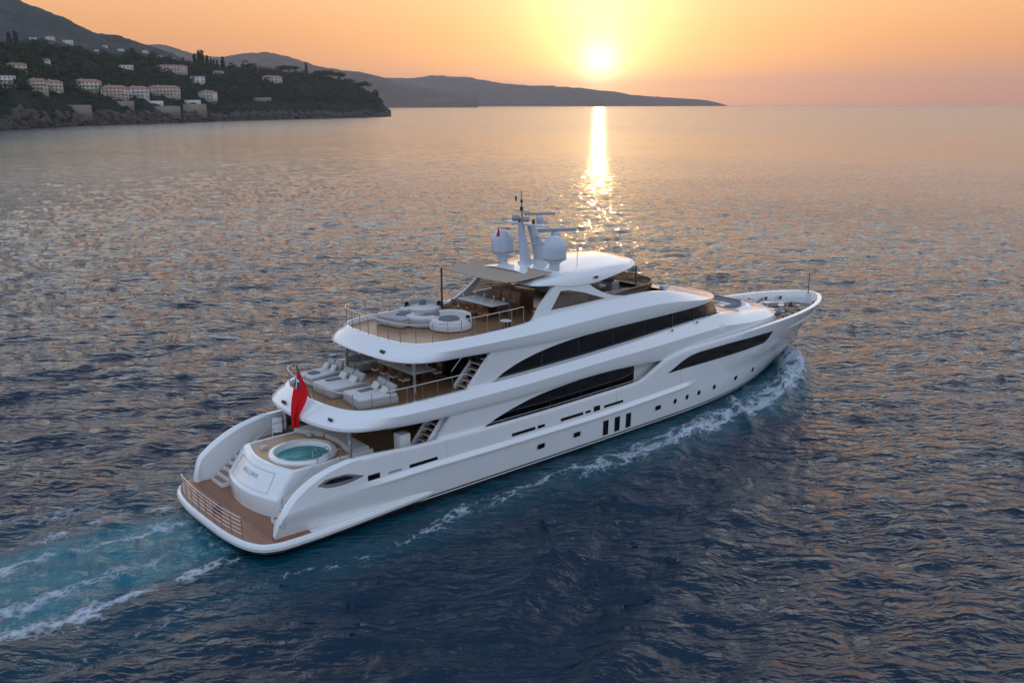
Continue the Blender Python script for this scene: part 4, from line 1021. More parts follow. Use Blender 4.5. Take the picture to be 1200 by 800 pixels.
# --- flag and staff
fs = tube('flagstaff', [(5.35, 0, 5.2), (5.0, 0, 6.1), (4.72, 0, 6.95)], .03, 'dark_wood', Y); 
lathe('staff_ball', (4.71, 0, 6.95), [(0, 0), (.05, .05), (0, .1)], 'steel', fs, 10)
def ensign():
    f = thing('ensign_flag', (4.74, 0, 6.8), 'long red ensign hanging limp from the stern flagstaff', 'flag')
    bm = bmesh.new(); nu, nv = 26, 16; V = []
    for i in range(nu):
        for j in range(nv):
            u = i / (nu - 1); v = j / (nv - 1)                  # u down the fly, v across
            wdt = .88 * (.12 + .88 * math.sin(min(1, u * 2.6) * math.pi * .5)) * (1 - .55 * float(sst(.40, .85, u)))
            x = -.62 * float(sst(0, .8, u)) + wdt * (v - .15) * .62
            y = -.45 * float(sst(0, .8, u)) - wdt * (v - .15) * .55 + .06 * math.sin(v * 9 + u * 3) * (.3 + u)
            z = -u * 2.72 - v * .30 * (1 - u)
            x += .05 * math.cos(v * 9 + 2 * u)
            V.append(bm.verts.new((x, y, z)))
    for i in range(nu - 1):
        for j in range(nv - 1): bm.faces.new((V[i*nv+j], V[i*nv+j+1], V[(i+1)*nv+j+1], V[(i+1)*nv+j]))
    cl = finish('cloth', bm, 'flag_red', f)
    bm = bmesh.new(); 
    grid = [[V_ for V_ in range(0)]]
    me = cl.data; co = [v.co.copy() for v in me.vertices]
    def patch(nm, i0, i1, j0, j1, mat, off):
        b = bmesh.new(); W = {}
        for i in range(i0, i1 + 1):
            for j in range(j0, j1 + 1):
                c = co[i * nv + j]
                W[i, j] = (b.verts.new(c + Vector((-off, -off, 0))))
        for i in range(i0, i1):
            for j in range(j0, j1): b.faces.new((W[i, j], W[i, j+1], W[i+1, j+1], W[i+1, j]))
        finish(nm, b, mat, cl)
    patch('canton', 2, 8, 1, 6, 'flag_navy', .012); patch('canton_cross', 4, 5, 1, 6, 'flag_white', .018); patch('canton_cross', 2, 8, 3, 4, 'flag_white', .019)
ensign()
pn = thing('pennant', (18.3, .9, 11.75), 'small dark red pennant flying left of the mast', 'flag')
bm = bmesh.new(); bm.faces.new([bm.verts.new(v) for v in ((0, 0, 0), (.12, .45, -.05), (-.05, .02, .62))]); finish('cloth', bm, 'flag_red', pn)
tube('halyard', [(0, 0, -1.4), (0, 0, .8)], .008, 'nav_grey', pn)

# ------------------------------------------------------------------ loose furniture
def daybed(label, loc, rz, w=1.9, L=2.1, h=.36):
    t = thing('daybed', loc, label, 'daybed', 'daybeds on the aft bridge deck', rz)
    box('base', (0, 0, h * .5), (L, w, h), 'cushion', t, .07)                      # head at +x
    n = 2 if w > 1.2 else 1
    for k in range(n):
        y = (k - (n - 1) / 2) * w / n
        box('mattress', (-.02, y, h + .07), (L * .97, w / n - .03, .16), 'cushion_light', t, .06)
        box('backrest', (L * .40, y, h + .34), (.22, w / n - .06, .52), 'cushion', t, .08, rot=(0, R(28), 0))
        box('pillow', (L * .24, y, h + .26), (.18, w / n * .6, .40), 'cushion_light', t, .08, rot=(0, R(38), 0))
    return t
t = daybed('double daybed with folded dark towels, nearest the starboard rail', (7.55, -1.95, 4.995), R(-8))
box('towel', (-.1, .35, .53), (.75, .34, .07), 'towel', t, .03, rot=(0, 0, .2))
t = daybed('double daybed with dark towels in the middle of the bridge deck', (7.35, .55, 4.995), R(0))
box('towel', (-.1, .45, .53), (.8, .34, .07), 'towel', t, .03, rot=(0, 0, -.1)); 
t = daybed('daybed along the port rail, farthest from the starboard side', (7.6, 2.75, 4.995), R(6), w=1.3, L=2.2)
box('towel', (-.5, 0, .53), (.5, .5, .1), 'towel', t, .04)
def side_table(loc, label, grp):
    t = thing('side_table', loc, label, 'table', grp)
    lathe('table_top', (0, 0, .44), [(0, .03), (.30, .03), (.31, 0), (0, 0)], 'cushion_light', t, 20); tube('leg', [(0, 0, 0), (0, 0, .44)], .04, 'dark_metal', t); lathe('foot', (0, 0, 0), [(.2, 0), (.2, .02), (0, .03)], 'dark_metal', t, 16)
side_table((9.0, 1.9, 4.995), 'small round side table behind the middle daybed', 'round side tables'); 

def chair_proto(name, label, group, loc, rz, seatmat='cushion_light', frame='dark_wood'):
    t = thing(name, loc, label, 'chair', group, rz)       # faces +x
    box('seat', (0, 0, .44), (.46, .46, .07), seatmat, t, .025)
    box('backrest', (-.22, 0, .70), (.05, .44, .42), frame, t, .02, rot=(0, R(-8), 0))
    for sx in (-.19, .19):
        for sy in (-.19, .19): box('leg', (sx, sy, .21), (.04, .04, .42), frame, t, .006, seg=1)
    for sy in (-.23, .23): box('armrest', (-.02, sy, .62), (.40, .035, .03), frame, t, .008, seg=1)
    return t
def table(name, loc, L, W, top, label, rz=0, h=.75):
    t = thing(name, loc, label, 'table', None, rz)
    box('table_top', (0, 0, h - .03), (L, W, .06), top, t, .015)
    boxes('table_base', [((-L*.28, 0, h/2 - .03), (.14, W*.55, h - .06)), ((L*.28, 0, h/2 - .03), (.14, W*.55, h - .06)), ((0, 0, .25), (L*.55, .08, .08))], 'dark_wood', t, .01)
    return t
def setting(loc, k, where):
    """glass and plate laid on a table: one thing per place"""
    t = thing('wine_glass', loc, 'glass %s' % where, 'glass', 'glasses on the tables')
    lathe('bowl', (0, 0, .1), [(.012, 0), (.04, .04), (.045, .1), (.036, .15)], 'glassware', t, 10); lathe('stem', (0, 0, 0), [(.04, 0), (.008, .01), (.008, .1)], 'glassware', t, 8)
    return t
# bridge deck dining
TX, TY = 11.1, .1
table('dining_table', (TX, TY, 4.995), 1.5, 3.3, 'cushion_light', 'pale dining table with wood chairs around it, under the sun deck overhang')
sides = ('aft', 'forward')
c0 = None; k = 0
ordn = ('port-most', 'second from port', 'third from port', 'starboard-most')
for si, (dx, rz) in enumerate(((-1.02, 0), (1.02, math.pi))):
    for j, y in enumerate((1.25, .42, -.42, -1.25)):
        lab = 'wooden armchair at the bridge deck dining table, %s side, %s' % (sides[si], ordn[j])
        if c0 is None: c0 = chair_proto('dining_chair', lab, 'chairs round the bridge deck table', (TX + dx, TY + y, 4.995), rz)
        else: dup(c0, (TX + dx, TY + y, 4.995), rz, lab)
g0 = None
def put_glasses(tx, ty, tz, W, names):
    global g0
    for si, dx in enumerate((-.42, .42)):
        for j, y in enumerate((1.25, .42, -.42, -1.25)):
            lab = 'wine glass on the %s, %s side, %s' % (names, sides[si], ordn[j])
            if g0 is None:
                g0 = setting((tx + dx, ty + y, tz), 0, ''); g0['label'] = lab
            else: dup(g0, (tx + dx, ty + y, tz), 0, lab)
put_glasses(TX, TY, 4.995 + .75, 3.3, 'bridge deck dining table')
def centre(loc, label):
    t = thing('fruit_bowl', loc, label, 'bowl'); lathe('bowl', (0, 0, 0), [(.08, 0), (.2, .06), (.27, .15), (.25, .15), (.17, .07), (0, .04)], 'towel', t, 20)
    bm = bmesh.new()
    for i in range(6):
        a = i * 1.05; bmesh.ops.create_icosphere(bm, subdivisions=2, radius=.06, matrix=Matrix.Translation((.09 * math.cos(a), .09 * math.sin(a), .14)))
    finish('fruit', bm, 'mid_wood', t)
centre((TX, TY, 5.745), 'dark bowl in the middle of the bridge deck dining table')
# a low sofa by the port side of the bridge deck
def sofa(name, loc, rz, L, D, label, group=None, arm=True, mat='cushion'):
    t = thing(name, loc, label, 'sofa', group, rz)         # back at +y
    box('base', (0, 0, .2), (L, D, .3), mat, t, .05)
    n = max(2, round(L / .85))
    for k in range(n):
        x = -L/2 + L * (k + .5) / n
        box('seat_cushion', (x, -.05, .42), (L/n - .03, D - .15, .16), 'cushion_light', t, .05)
        box('back_cushion', (x, D/2 - .14, .66), (L/n - .05, .2, .42), mat, t, .07, rot=(R(-10), 0, 0))
    box('backrest', (0, D/2, .45), (L, .12, .6), mat, t, .05)
    if arm:
        for s in (-1, 1): box('armrest', (s * (L/2 + .03), 0, .38), (.16, D, .5), mat, t, .06)
    return t
sofa('sofa', (10.6, 3.0, 4.995), 0, 2.2, .9, 'grey sofa against the port side of the bridge deck', 'sofas on the yacht')
# sun deck: round lounge pieces
def round_sofa(loc, r, label, a0, a1, rz, group, arcmat='cushion'):
    t = thing('curved_sofa', loc, label, 'sofa', group, rz)
    lathe('base', (0, 0, 0), [(0, .05), (r, .05), (r + .02, .2), (r, .34), (r - .06, .38), (0, .38)], arcmat, t, 40)
    lathe('seat_cushion', (0, 0, .38), [(0, .12), (r * .86, .12), (r * .93, .08), (r * .93, 0)], 'cushion_light', t, 40)
    bm = bmesh.new(); a_lathe(bm, (0, 0, .38), [(r - .28, 0), (r - .26, .36), (r - .16, .42), (r - .03, .38), (r + .01, 0)], 26, a0=a0, a1=a1); bmesh.ops.contextual_create(bm, geom=[e for e in bm.edges if e.is_boundary and False]) if False else None
    finish('backrest', bm, arcmat, t)
    return t
SD = 7.55
t = round_sofa((13.35, -.85, SD), 1.12, 'round white lounge with a dark centre cushion, nearest the starboard rail', R(-60), R(95), 0, 'lounge sofas on the sun deck', 'cushion_light')
lathe('centre_cushion', (-.1, 0, .5), [(0, .10), (.5, .10), (.56, .05), (.56, 0)], 'towel', t, 24)
def arc_table(loc, label):
    t = thing('curved_bench', loc, label, 'bench', 'lounge sofas on the sun deck', R(200))
    bm = bmesh.new(); a_lathe(bm, (0, 0, 0), [(.55, .05), (.55, .42), (.6, .48), (1.15, .48), (1.22, .42), (1.22, .05)], 24, a0=R(-75), a1=R(75)); finish('seat', bm, 'cushion', t)
    bm = bmesh.new(); a_lathe(bm, (0, 0, .485), [(.6, 0), (.62, .06), (1.12, .06), (1.15, 0)], 24, a0=R(-73), a1=R(73)); finish('cushion_top', bm, 'cushion_light', t)
arc_table((13.0, .9, SD), 'curved pale bench in the middle of the sun deck lounge')
t = thing('sunbed', (12.0, 1.75, SD), 'wide grey sunbed with a dark towel at the aft port corner of the sun deck', 'daybed', None, R(12))
box('base', (0, 0, .2), (2.0, 1.9, .34), 'cushion', t, .07); box('mattress', (0, 0, .44), (1.94, 1.84, .16), 'cushion', t, .07); box('towel', (.1, -.1, .55), (.8, .6, .07), 'towel', t, .03, rot=(0, 0, .3)); box('pillow', (.7, .4, .60), (.35, .6, .2), 'cushion_light', t, .09)
t = round_sofa((14.15, 2.70, SD), 1.05, 'grey round sofa with a high back by the port rail of the sun deck', R(-40), R(150), 0, 'lounge sofas on the sun deck')
box('pillow', (.2, .3, .62), (.4, .2, .34), 'towel', t, .08)
# sun deck dining
SX, SY = 16.6, .35
table('bar_table', (SX, SY, SD), 1.35, 3.0, 'cushion_light', 'white-topped dining table laid with glasses under the canvas awning', 0, .85)
c1 = None
for si, (dx, rz) in enumerate(((-.95, 0), (.95, math.pi))):
    for j, y in enumerate((1.15, .4, -.4, -1.15)):
        lab = 'wooden chair at the sun deck table under the awning, %s side, %s' % (sides[si], ordn[j])
        if c1 is None: c1 = chair_proto('dining_chair', lab, 'chairs round the sun deck table', (SX + dx, SY + y, SD), rz, 'mid_wood')
        else: dup(c1, (SX + dx, SY + y, SD), rz, lab)
put_glasses(SX, SY, SD + .85, 3.0, 'sun deck table under the awning')
t = thing('bar_counter', (19.6, 1.3, SD), 'dark wooden bar counter under the hard top', 'bar')
box('counter', (0, 0, .5), (1.0, 2.6, 1.0), 'dark_wood', t, .03); box('worktop', (0, 0, 1.03), (1.15, 2.8, .06), 'mid_wood', t, .02); boxes('front_panel', [((-.505, y, .5), (.02, .7, .8)) for y in (-.85, 0, .85)], 'mid_wood', t, .01)
sofa('sofa', (20.6, -2.0, SD), R(180), 2.4, .95, 'cream sofa under the starboard arch of the sun deck', 'sofas on the yacht', mat='cushion_light')
t = thing('coffee_table', (19.0, -1.6, SD), 'low dark coffee table beside the cream arch sofa', 'table'); box('table_top', (0, 0, .36), (.8, .8, .05), 'dark_wood', t, .02)
for sx in (-.32, .32):
    for sy in (-.32, .32): box('leg', (sx, sy, .17), (.06, .06, .34), 'dark_wood', t, .01, seg=1)
side_table((15.4, -2.95, SD), 'small white side table at the starboard rail below the awning', 'round side tables')
# flybridge: helm and seats ahead of the arch
t = thing('helm_console', (26.6, .4, SD), 'dark helm console inside the flybridge windscreen', 'console'); box('cabinet', (0, 0, .4), (.7, 1.8, .8), 'nav_grey', t, .08); box('dashboard', (-.12, 0, .86), (.5, 1.7, .08), 'dark_metal', t, .03, rot=(0, R(-25), 0))
bm = bmesh.new(); a_lathe(bm, (0, 0, 0), [(.2, -.015), (.22, 0), (.2, .015), (.18, 0), (.2, -.015)], 20); wh = finish('steering_wheel', bm, 'dark_metal', t); wh.location = (-.5, 0, .85); wh.rotation_euler = (0, R(-60), 0)
hs = None
for y, lab in ((.95, 'white helm seat, port one of the pair on the flybridge'), (-.15, 'white helm seat, starboard one of the pair on the flybridge')):
    if hs is None:
        hs = thing('helm_chair', (25.5, y, SD), lab, 'seat', 'helm seats'); box('seat', (0, 0, .62), (.55, .6, .16), 'cushion_light', hs, .05); box('backrest', (-.28, 0, .95), (.14, .58, .6), 'cushion_light', hs, .06); tube('pedestal', [(0, 0, 0), (0, 0, .55)], .09, 'steel', hs)
    else: dup(hs, (25.5, y, SD), 0, lab)
sofa('sofa', (24.2, -2.25, SD), R(180), 2.6, .9, 'long pale sofa along the starboard side of the flybridge', 'sofas on the yacht', mat='cushion')
sofa('sofa', (24.4, 2.35, SD), 0, 2.6, .9, 'long pale sofa along the port side of the flybridge', 'sofas on the yacht', mat='cushion')
t = thing('coffee_table', (23.2, .1, SD), 'wooden table between the two flybridge sofas', 'table'); box('table_top', (0, 0, .5), (1.0, 1.0, .05), 'mid_wood', t, .02); tube('leg', [(0, 0, 0), (0, 0, .48)], .07, 'steel', t)
# main deck aft: sofa, plant pots and gear on the port quarter
sofa('sofa', (10.4, 1.6, 2.285), R(-90), 3.0, .95, 'grey sofa facing aft in the shade of the main deck', 'sofas on the yacht')
t = thing('coffee_table', (8.9, 1.4, 2.285), 'low wooden table on the shaded main deck', 'table'); box('table_top', (0, 0, .4), (.9, 1.4, .05), 'table_teak', t, .02)
for sx in (-.38, .38):
    for sy in (-.6, .6): box('leg', (sx, sy, .19), (.06, .06, .38), 'dark_wood', t, .01, seg=1)
def potted(loc, s, label):
    t = thing('potted_plant', loc, label, 'plant', 'potted plants on the port quarter')
    lathe('pot', (0, 0, 0), [(.16*s, 0), (.23*s, .05*s), (.26*s, .38*s), (.23*s, .40*s), (.2*s, .34*s), (0, .34*s)], 'pot_stone', t, 18)
    rng = np.random.default_rng(int(loc[0] * 100)); bm = bmesh.new()
    for i in range(70):
        a = rng.uniform(0, 6.28); el = rng.uniform(.2, 1.4); L = s * rng.uniform(.35, .75); w = .05 * s
        d = Vector((math.cos(a) * math.cos(el), math.sin(a) * math.cos(el), math.sin(el))); sd = Vector((-math.sin(a), math.cos(a), 0)) * w; b0 = Vector((0, 0, .34 * s))
        m_ = b0 + d * L * .55 + Vector((0, 0, .06)); e = b0 + d * L + Vector((0, 0, -.12 * L))
        v = [bm.verts.new(q) for q in (b0, m_ - sd, e, m_ + sd)]; bm.faces.new(v)
    finish('foliage', bm, 'plant_green', t, False)
potted((6.0, 3.45, 2.285), 1.25, 'bushy plant in a stone pot inside the port bulwark')
potted((6.75, 3.5, 2.285), 1.05, 'smaller potted plant just forward of the bushy one')
t = thing('deck_chair', (5.1, 3.2, 2.285), 'white folding deck chair beside the plants on the port quarter', 'chair', None, R(-120))
box('seat', (0, 0, .42), (.5, .5, .04), 'matt_white', t, .01); box('backrest', (-.28, 0, .72), (.05, .5, .6), 'matt_white', t, .01, rot=(0, R(-20), 0))
for sy in (-.25, .25):
    tube('leg', [(-.3, sy, 0), (.25, sy, .62)], .022, 'matt_white', t); tube('leg', [(.3, sy, 0), (-.3, sy, .62)], .022, 'matt_white', t)
t = thing('rope_coil', (5.4, 2.75, 2.285), 'dark coiled mooring rope on the port side of the tub deck', 'rope')
tube('coil', [(.34 * math.cos(a) * (1 - .02 * a / 6), .34 * math.sin(a), .03 + a * .011) for a in np.linspace(0, 28, 150)], .028, 'dark_metal', t, 6)
for i, (x, y, lab) in enumerate(((3.35, 1.2, 'folded white towel at the port aft edge of the tub deck'), (3.1, -1.0, 'folded white towel at the centre aft edge of the tub deck'), (5.95, 1.35, 'white rolled towel on the forward port edge of the tub deck'))):
    t = thing('folded_towel', (x, y, 2.725), lab, 'towel', 'white towels round the tub', .4 * i); boxes('cloth', [((0, 0, .03 + .05 * k), (.38 - .02 * k, .26, .05)) for k in range(3)], 'cushion_light', t, .02)
t = thing('rope_coil', (.35, .2, .735), 'small dark rope heap on the swim platform behind the rail', 'rope')
tube('coil', [(.17 * math.cos(a), .17 * math.sin(a), .03 + a * .010) for a in np.linspace(0, 20, 100)], .025, 'dark_metal', t, 6)
t = thing('rope_coil', (45.9, -1.0, 3.63), 'tan mooring rope coiled on the bow deck', 'rope')
tube('coil', [(.3 * math.cos(a), .3 * math.sin(a), .03 + a * .010) for a in np.linspace(0, 26, 130)], .03, 'mooring_rope', t, 6)
t = thing('rope_coil', (44.4, 1.5, 3.63), 'dark rope pile on the port side of the bow deck', 'rope')
tube('coil', [(.42 * math.cos(a), .3 * math.sin(a), .03 + a * .011) for a in np.linspace(0, 26, 130)], .035, 'dark_metal', t, 6)

# ------------------------------------------------------------------ coast
FH = np.array([math.cos(VIEW_AZ), math.sin(VIEW_AZ)]); RH = np.array([math.sin(VIEW_AZ), -math.cos(VIEW_AZ)])
def far_xy(b, D):
    """bearing b (600 = along the view axis, 1113 per unit tangent) and forward distance D -> world x, y"""
    k = D / 1113.3; b = b - 600.0
    return CAM.x + D * FH[0] + b * k * RH[0], CAM.y + D * FH[1] + b * k * RH[1]
def rise_m(px, D): return 19 + px * .00087 * D
def m_wood(nt, p, c1=(.012, .022, .018), c2=(.030, .042, .030), c3=(.16, .14, .11), sc=.03, rockz=None):
    pos = nd(nt, 'ShaderNodeNewGeometry').outputs['Position']
    n1 = noise(nt, pos, sc, 8, .65); n2 = noise(nt, pos, sc * 6, 4, .6)
    col = mixc(nt, mth(nt, 'MULTIPLY', mth(nt, 'SUBTRACT', n2, .35), 2.6, clamp=True), c1, c2)
    f = mth(nt, 'MULTIPLY', mth(nt, 'SUBTRACT', n1, .60), 7, clamp=True)
    if rockz:
        z = nd(nt, 'ShaderNodeSeparateXYZ', {0: pos}).outputs['Z']
        zz = mth(nt, 'ADD', z, mth(nt, 'MULTIPLY', mth(nt, 'SUBTRACT', n1, .5), -30))
        r = mth(nt, 'SUBTRACT', 1.0, mth(nt, 'MULTIPLY', mth(nt, 'SUBTRACT', zz, rockz - 4), .14, clamp=True))
        f = mth(nt, 'MAXIMUM', f, r)
    rock = mixc(nt, noise(nt, pos, sc * 5, 6, .75), tuple(c * .45 for c in c3), tuple(c * 1.35 for c in c3))
    col = mixc(nt, f, col, rock)
    nt.links.new(col, p.inputs['Base Color']); p.inputs['Roughness'].default_value = .95
    p.inputs['Specular IOR Level'].default_value = .1
    bp = nd(nt, 'ShaderNodeBump', {'Strength': 1.0, 'Distance': 4.0}); nt.links.new(n2, bp.inputs['Height']); nt.links.new(bp.outputs[0], p.inputs['Normal'])
M['headland'] = nmat('scrub_and_rock', lambda nt, p: m_wood(nt, p, c3=(.085, .072, .064), rockz=5))
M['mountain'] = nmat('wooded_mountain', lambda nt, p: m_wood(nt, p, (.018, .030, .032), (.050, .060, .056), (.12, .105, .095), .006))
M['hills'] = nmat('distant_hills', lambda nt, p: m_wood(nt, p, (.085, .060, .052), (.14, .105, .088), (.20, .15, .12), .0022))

f_shD = pchip([-140, -60, 0, 100, 230, 330, 400, 440, 458], [560, 640, 722, 880, 1053, 1210, 1330, 1420, 1456])
# skyline of the wooded headland: pixels above the horizon, crowns included
f_sky = pchip([-140, 0, 60, 134, 200, 240, 300, 345, 385, 415, 432, 445, 458], [78, 74, 68, 59, 52, 47, 41, 36, 29, 20, 12, 4, -6])
HN, HM = 300, 90
def head_z(b, w):
    Ds = f_shD(b); Dw = Ds * (1 + .42 * w)
    top = rise_m(f_sky(b), Ds * 1.34) - np.interp(b, [300, 360, 430], [9, 5.5, 3.5])
    top = np.maximum(top, 1.5)
    prof = pchip([0, .03, .08, .14, .3, .55, .8, 1.0], [0, .09, .20, .27, .42, .74, 1.0, .96])(w)
    return Dw, top * prof
def headland():
    b = np.linspace(-140, 458, HN)[:, None] * np.ones((1, HM)); w = np.linspace(0, 1, HM)[None, :] ** 1.3 * np.ones((HN, 1))
    D, z = head_z(b, w)
    # shoreline wiggles, coves
    D = D * (1 + .012 * fbm(b / 22, w * 2, 5))
    x, y = far_xy(b, D)
    rough = np.minimum(w * 14, 1) * (1 - .3 * w)
    z = z + rough * (fbm(x / 45, y / 45, 9, 5) * 9 + 11 * np.abs(fbm(x / 14, y / 14, 19, 5))) * np.clip(f_sky(b) / 20 + .35, .15, 1)
    z = np.where(w <= 0.0005, -1.5, np.maximum(z, -.5))
    z = z * sst(-.02, .04, (458 - b) / 458 + .0)[...] if False else z
    V = np.stack([x, y, z], -1).reshape(-1, 3)
    o = link('headland_ground', mesh_np('headland', V, grid_faces(HN, HM), M['headland'])); tag(o, kind='structure')
    return o
def ridge(name, mat, bs, pxs, D0, depth, seed, base_px=None, n=420, m=46, rough=1.0):
    f = pchip(bs, pxs)
    b = np.linspace(bs[0], bs[-1], n)[:, None] * np.ones((1, m)); w = np.linspace(0, 1, m)[None, :] * np.ones((n, 1))
    D = D0(b) if callable(D0) else D0
    Dw = D * (1 + depth * w)
    top = np.maximum(rise_m(f(b), D * (1 + depth * .62)), 0)
    prof = np.where(w < .62, np.sin(w / .62 * np.pi / 2) ** 1.1, 1 - .8 * ((w - .62) / .38) ** 2)
    x, y = far_xy(b, Dw)
    k = D / 1000.0
    z = top * prof
    z = z + np.minimum(w * 5, 1) * (fbm(x / (150 * k), y / (150 * k), seed, 6) * 20 * k + np.abs(fbm(x / (60 * k), y / (60 * k), seed + 9, 4)) * -10 * k) * rough * np.clip(top / (40 * k), 0, 1) * np.where(w > .5, .35, 1)
    z = z + 2.2 * k * fbm(x / (9 * k), y / (9 * k), seed + 3, 3) * np.clip(top / (20 * k), 0, 1)
    z = np.where(w < .001, -6, z)
    V = np.stack([x, y, z], -1).reshape(-1, 3)
    o = link(name, mesh_np(name, V, grid_faces(n, m), mat)); tag(o, kind='structure'); return o
hl = headland()
ridge('mountain', M['mountain'], [-420, -200, -60, 0, 15, 77, 111, 146, 169, 215, 260, 330, 420], [190, 165, 138, 127, 121, 98, 83, 70, 64, 50, 38, 20, -2], 2300, .5, 21)
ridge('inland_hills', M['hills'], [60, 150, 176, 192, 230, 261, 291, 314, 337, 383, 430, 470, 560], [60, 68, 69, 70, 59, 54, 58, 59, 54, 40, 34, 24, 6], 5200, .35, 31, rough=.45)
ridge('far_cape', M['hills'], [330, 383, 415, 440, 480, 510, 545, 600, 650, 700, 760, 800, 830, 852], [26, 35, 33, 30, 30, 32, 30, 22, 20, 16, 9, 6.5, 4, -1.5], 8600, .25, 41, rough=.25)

from mathutils.bvhtree import BVHTree
_me = hl.data
HB = BVHTree.FromPolygons([v.co[:] for v in _me.vertices], [p.vertices[:] for p in _me.polygons])
_mt = bpy.data.objects['mountain'].data
MB_ = BVHTree.FromPolygons([v.co[:] for v in _mt.vertices], [p.vertices[:] for p in _mt.polygons])
def ground(b, D, tree=None):
    x, y = far_xy(b, D); h = (tree or HB).ray_cast(Vector((x, y, 900)), Vector((0, 0, -1)))
    return Vector((x, y, h[0].z if h[0] else 0))

# --- foliage helpers
def m_leaf(c1, c2):
    def f(nt, p):
        inf = nd(nt, 'ShaderNodeObjectInfo').outputs['Random']
        pos = nd(nt, 'ShaderNodeNewGeometry').outputs['Position']
        n = noise(nt, pos, .35, 3)
        c = mixc(nt, mth(nt, 'MULTIPLY', mth(nt, 'ADD', n, mth(nt, 'MULTIPLY', inf, .5)), .7, clamp=True), c1, c2)
        nt.links.new(c, p.inputs['Base Color']); p.inputs['Roughness'].default_value = .8; p.inputs['Specular IOR Level'].default_value = .15
    return f
M['pine'] = nmat('pine_foliage', m_leaf((.012, .028, .020), (.045, .068, .038)))
M['cypress'] = nmat('cypress_foliage', m_leaf((.009, .020, .014), (.024, .040, .024)))
M['scrub'] = nmat('scrub_foliage', m_leaf((.013, .030, .022), (.062, .080, .046)))
M['bark'] = nmat('bark', lambda nt, p: p.inputs['Base Color'].__setattr__('default_value', (.10, .075, .055, 1)))
def leaf_cloud(centres, radii, per, size, rng):
    """small tilted leaf clumps (triangles pairs) spread through ellipsoid shells"""
    V = []; F = []
    for c, r in zip(centres, radii):
        n = per
        d = rng.normal(size=(n, 3)); d /= np.linalg.norm(d, axis=1)[:, None]
        p = c + d * r * (rng.uniform(.55, 1.06, (n, 1)))
        a = rng.normal(size=(n, 3)); a /= np.linalg.norm(a, axis=1)[:, None]
        bb = np.cross(a, d + .4 * rng.normal(size=(n, 3))); bb /= np.linalg.norm(bb, axis=1)[:, None] + 1e-6
        s = size * rng.uniform(.5, 1.3, (n, 1))
        q = np.stack([p - a*s, p + bb*s*.7, p + a*s, p - bb*s*.7], 1)
        V.append(q.reshape(-1, 3)); 
    V = np.concatenate(V); F = np.arange(len(V)).reshape(-1, 4)
    return V, F
def trunk_np(pts, rad, k=6):
    V = []; F = []
    for i, (p, r) in enumerate(zip(pts, rad)):
        for j in range(k):
            a = 2 * math.pi * j / k; V.append((p[0] + r * math.cos(a), p[1] + r * math.sin(a), p[2]))
    for i in range(len(pts) - 1):
        for j in range(k): F.append((i*k + j, i*k + (j+1) % k, (i+1)*k + (j+1) % k, (i+1)*k + j))
    return V, F
def tree_mesh(kind, seed):
    rng = np.random.default_rng(seed)
    if kind == 'cypress':
        h = 1.0; n = 15
        c = [np.array([rng.normal()*.012, rng.normal()*.012, .10 + .88 * i / n]) for i in range(n)]
        rad = [np.array([1, 1, 1.3]) * (.075 * math.sin(math.pi * (.16 + .80 * (i / n)) ** .8) + .018) for i in range(n)]
        V, F = leaf_cloud(c, rad, 60, .022, rng); tp = [(0, 0, -.06), (0, 0, .15), (0, 0, .7)]; tr = [.022, .018, .006]
    elif kind == 'umbrella':
        c = []; rad = []
        for i in range(16):
            a = rng.uniform(0, 6.28); q = .34 * math.sqrt(rng.uniform())
            c.append(np.array([q * math.cos(a), q * math.sin(a), .70 - q * q * .9 + rng.normal() * .04])); rad.append(np.array([.17, .17, .19]) * rng.uniform(.7, 1.2))
        V, F = leaf_cloud(c, rad, 75, .032, rng); tp = [(0, 0, -.08), (.02, 0, .3), (0, .02, .62), (.03, 0, .85)]; tr = [.045, .034, .028, .010]
    else:
        c = []; rad = []
        for i in range(18):
            a = rng.uniform(0, 6.28); zz = rng.uniform(.28, .92); q = .27 * math.sin(math.pi * min(1, (zz - .05) / 1.0)) * rng.uniform(.3, 1.1)
            c.append(np.array([q * math.cos(a), q * math.sin(a), zz])); rad.append(np.array([.16, .16, .12]) * rng.uniform(.6, 1.2))
        V, F = leaf_cloud(c, rad, 60, .034, rng); tp = [(0, 0, -.08), (.01, 0, .3), (0, 0, .7)]; tr = [.035, .026, .01]
    crown = mesh_np('crown', V, F, M['cypress' if kind == 'cypress' else 'pine'], False)
    tv, tf = trunk_np(tp, tr); trunk = mesh_np('trunk', tv, tf, M['bark'])
    return crown, trunk
TM = {k: [tree_mesh(k, s + 10 * i) for s in range(3)] for i, k in enumerate(('cypress', 'umbrella', 'round'))}
NAMES = {'cypress': 'cypress_tree', 'umbrella': 'umbrella_pine', 'round': 'pine_tree'}
GRP = {'cypress': 'cypresses on the headland', 'umbrella': 'umbrella pines on the headland', 'round': 'pines standing out of the headland wood'}
def tree(kind, loc, h, wid=1.0, label='', group=None):
    r = bpy.data.objects.new(NAMES[kind], None); COL.objects.link(r)
    wid *= {'cypress': 1.35, 'umbrella': 1.7, 'round': 1.25}[kind]
    r.location = loc; r.rotation_euler = (0, 0, random.uniform(0, 6.28)); r.scale = (h * wid, h * wid, h)
    cm, tm = random.choice(TM[kind])
    c = link('crown', cm, r); t = link('trunk', tm, r)
    tag(r, label, {'cypress': 'cypress', 'umbrella': 'pine tree', 'round': 'pine tree'}[kind], group or GRP[kind]); return r
HTREES = []
def tree_at(kind, b, w, h, wid=1.0, label='', group=None):
    Ds = float(f_shD(b)); D = Ds * (1 + .42 * w)
    g = ground(b, D); return tree(kind, g, h, wid, label, group)
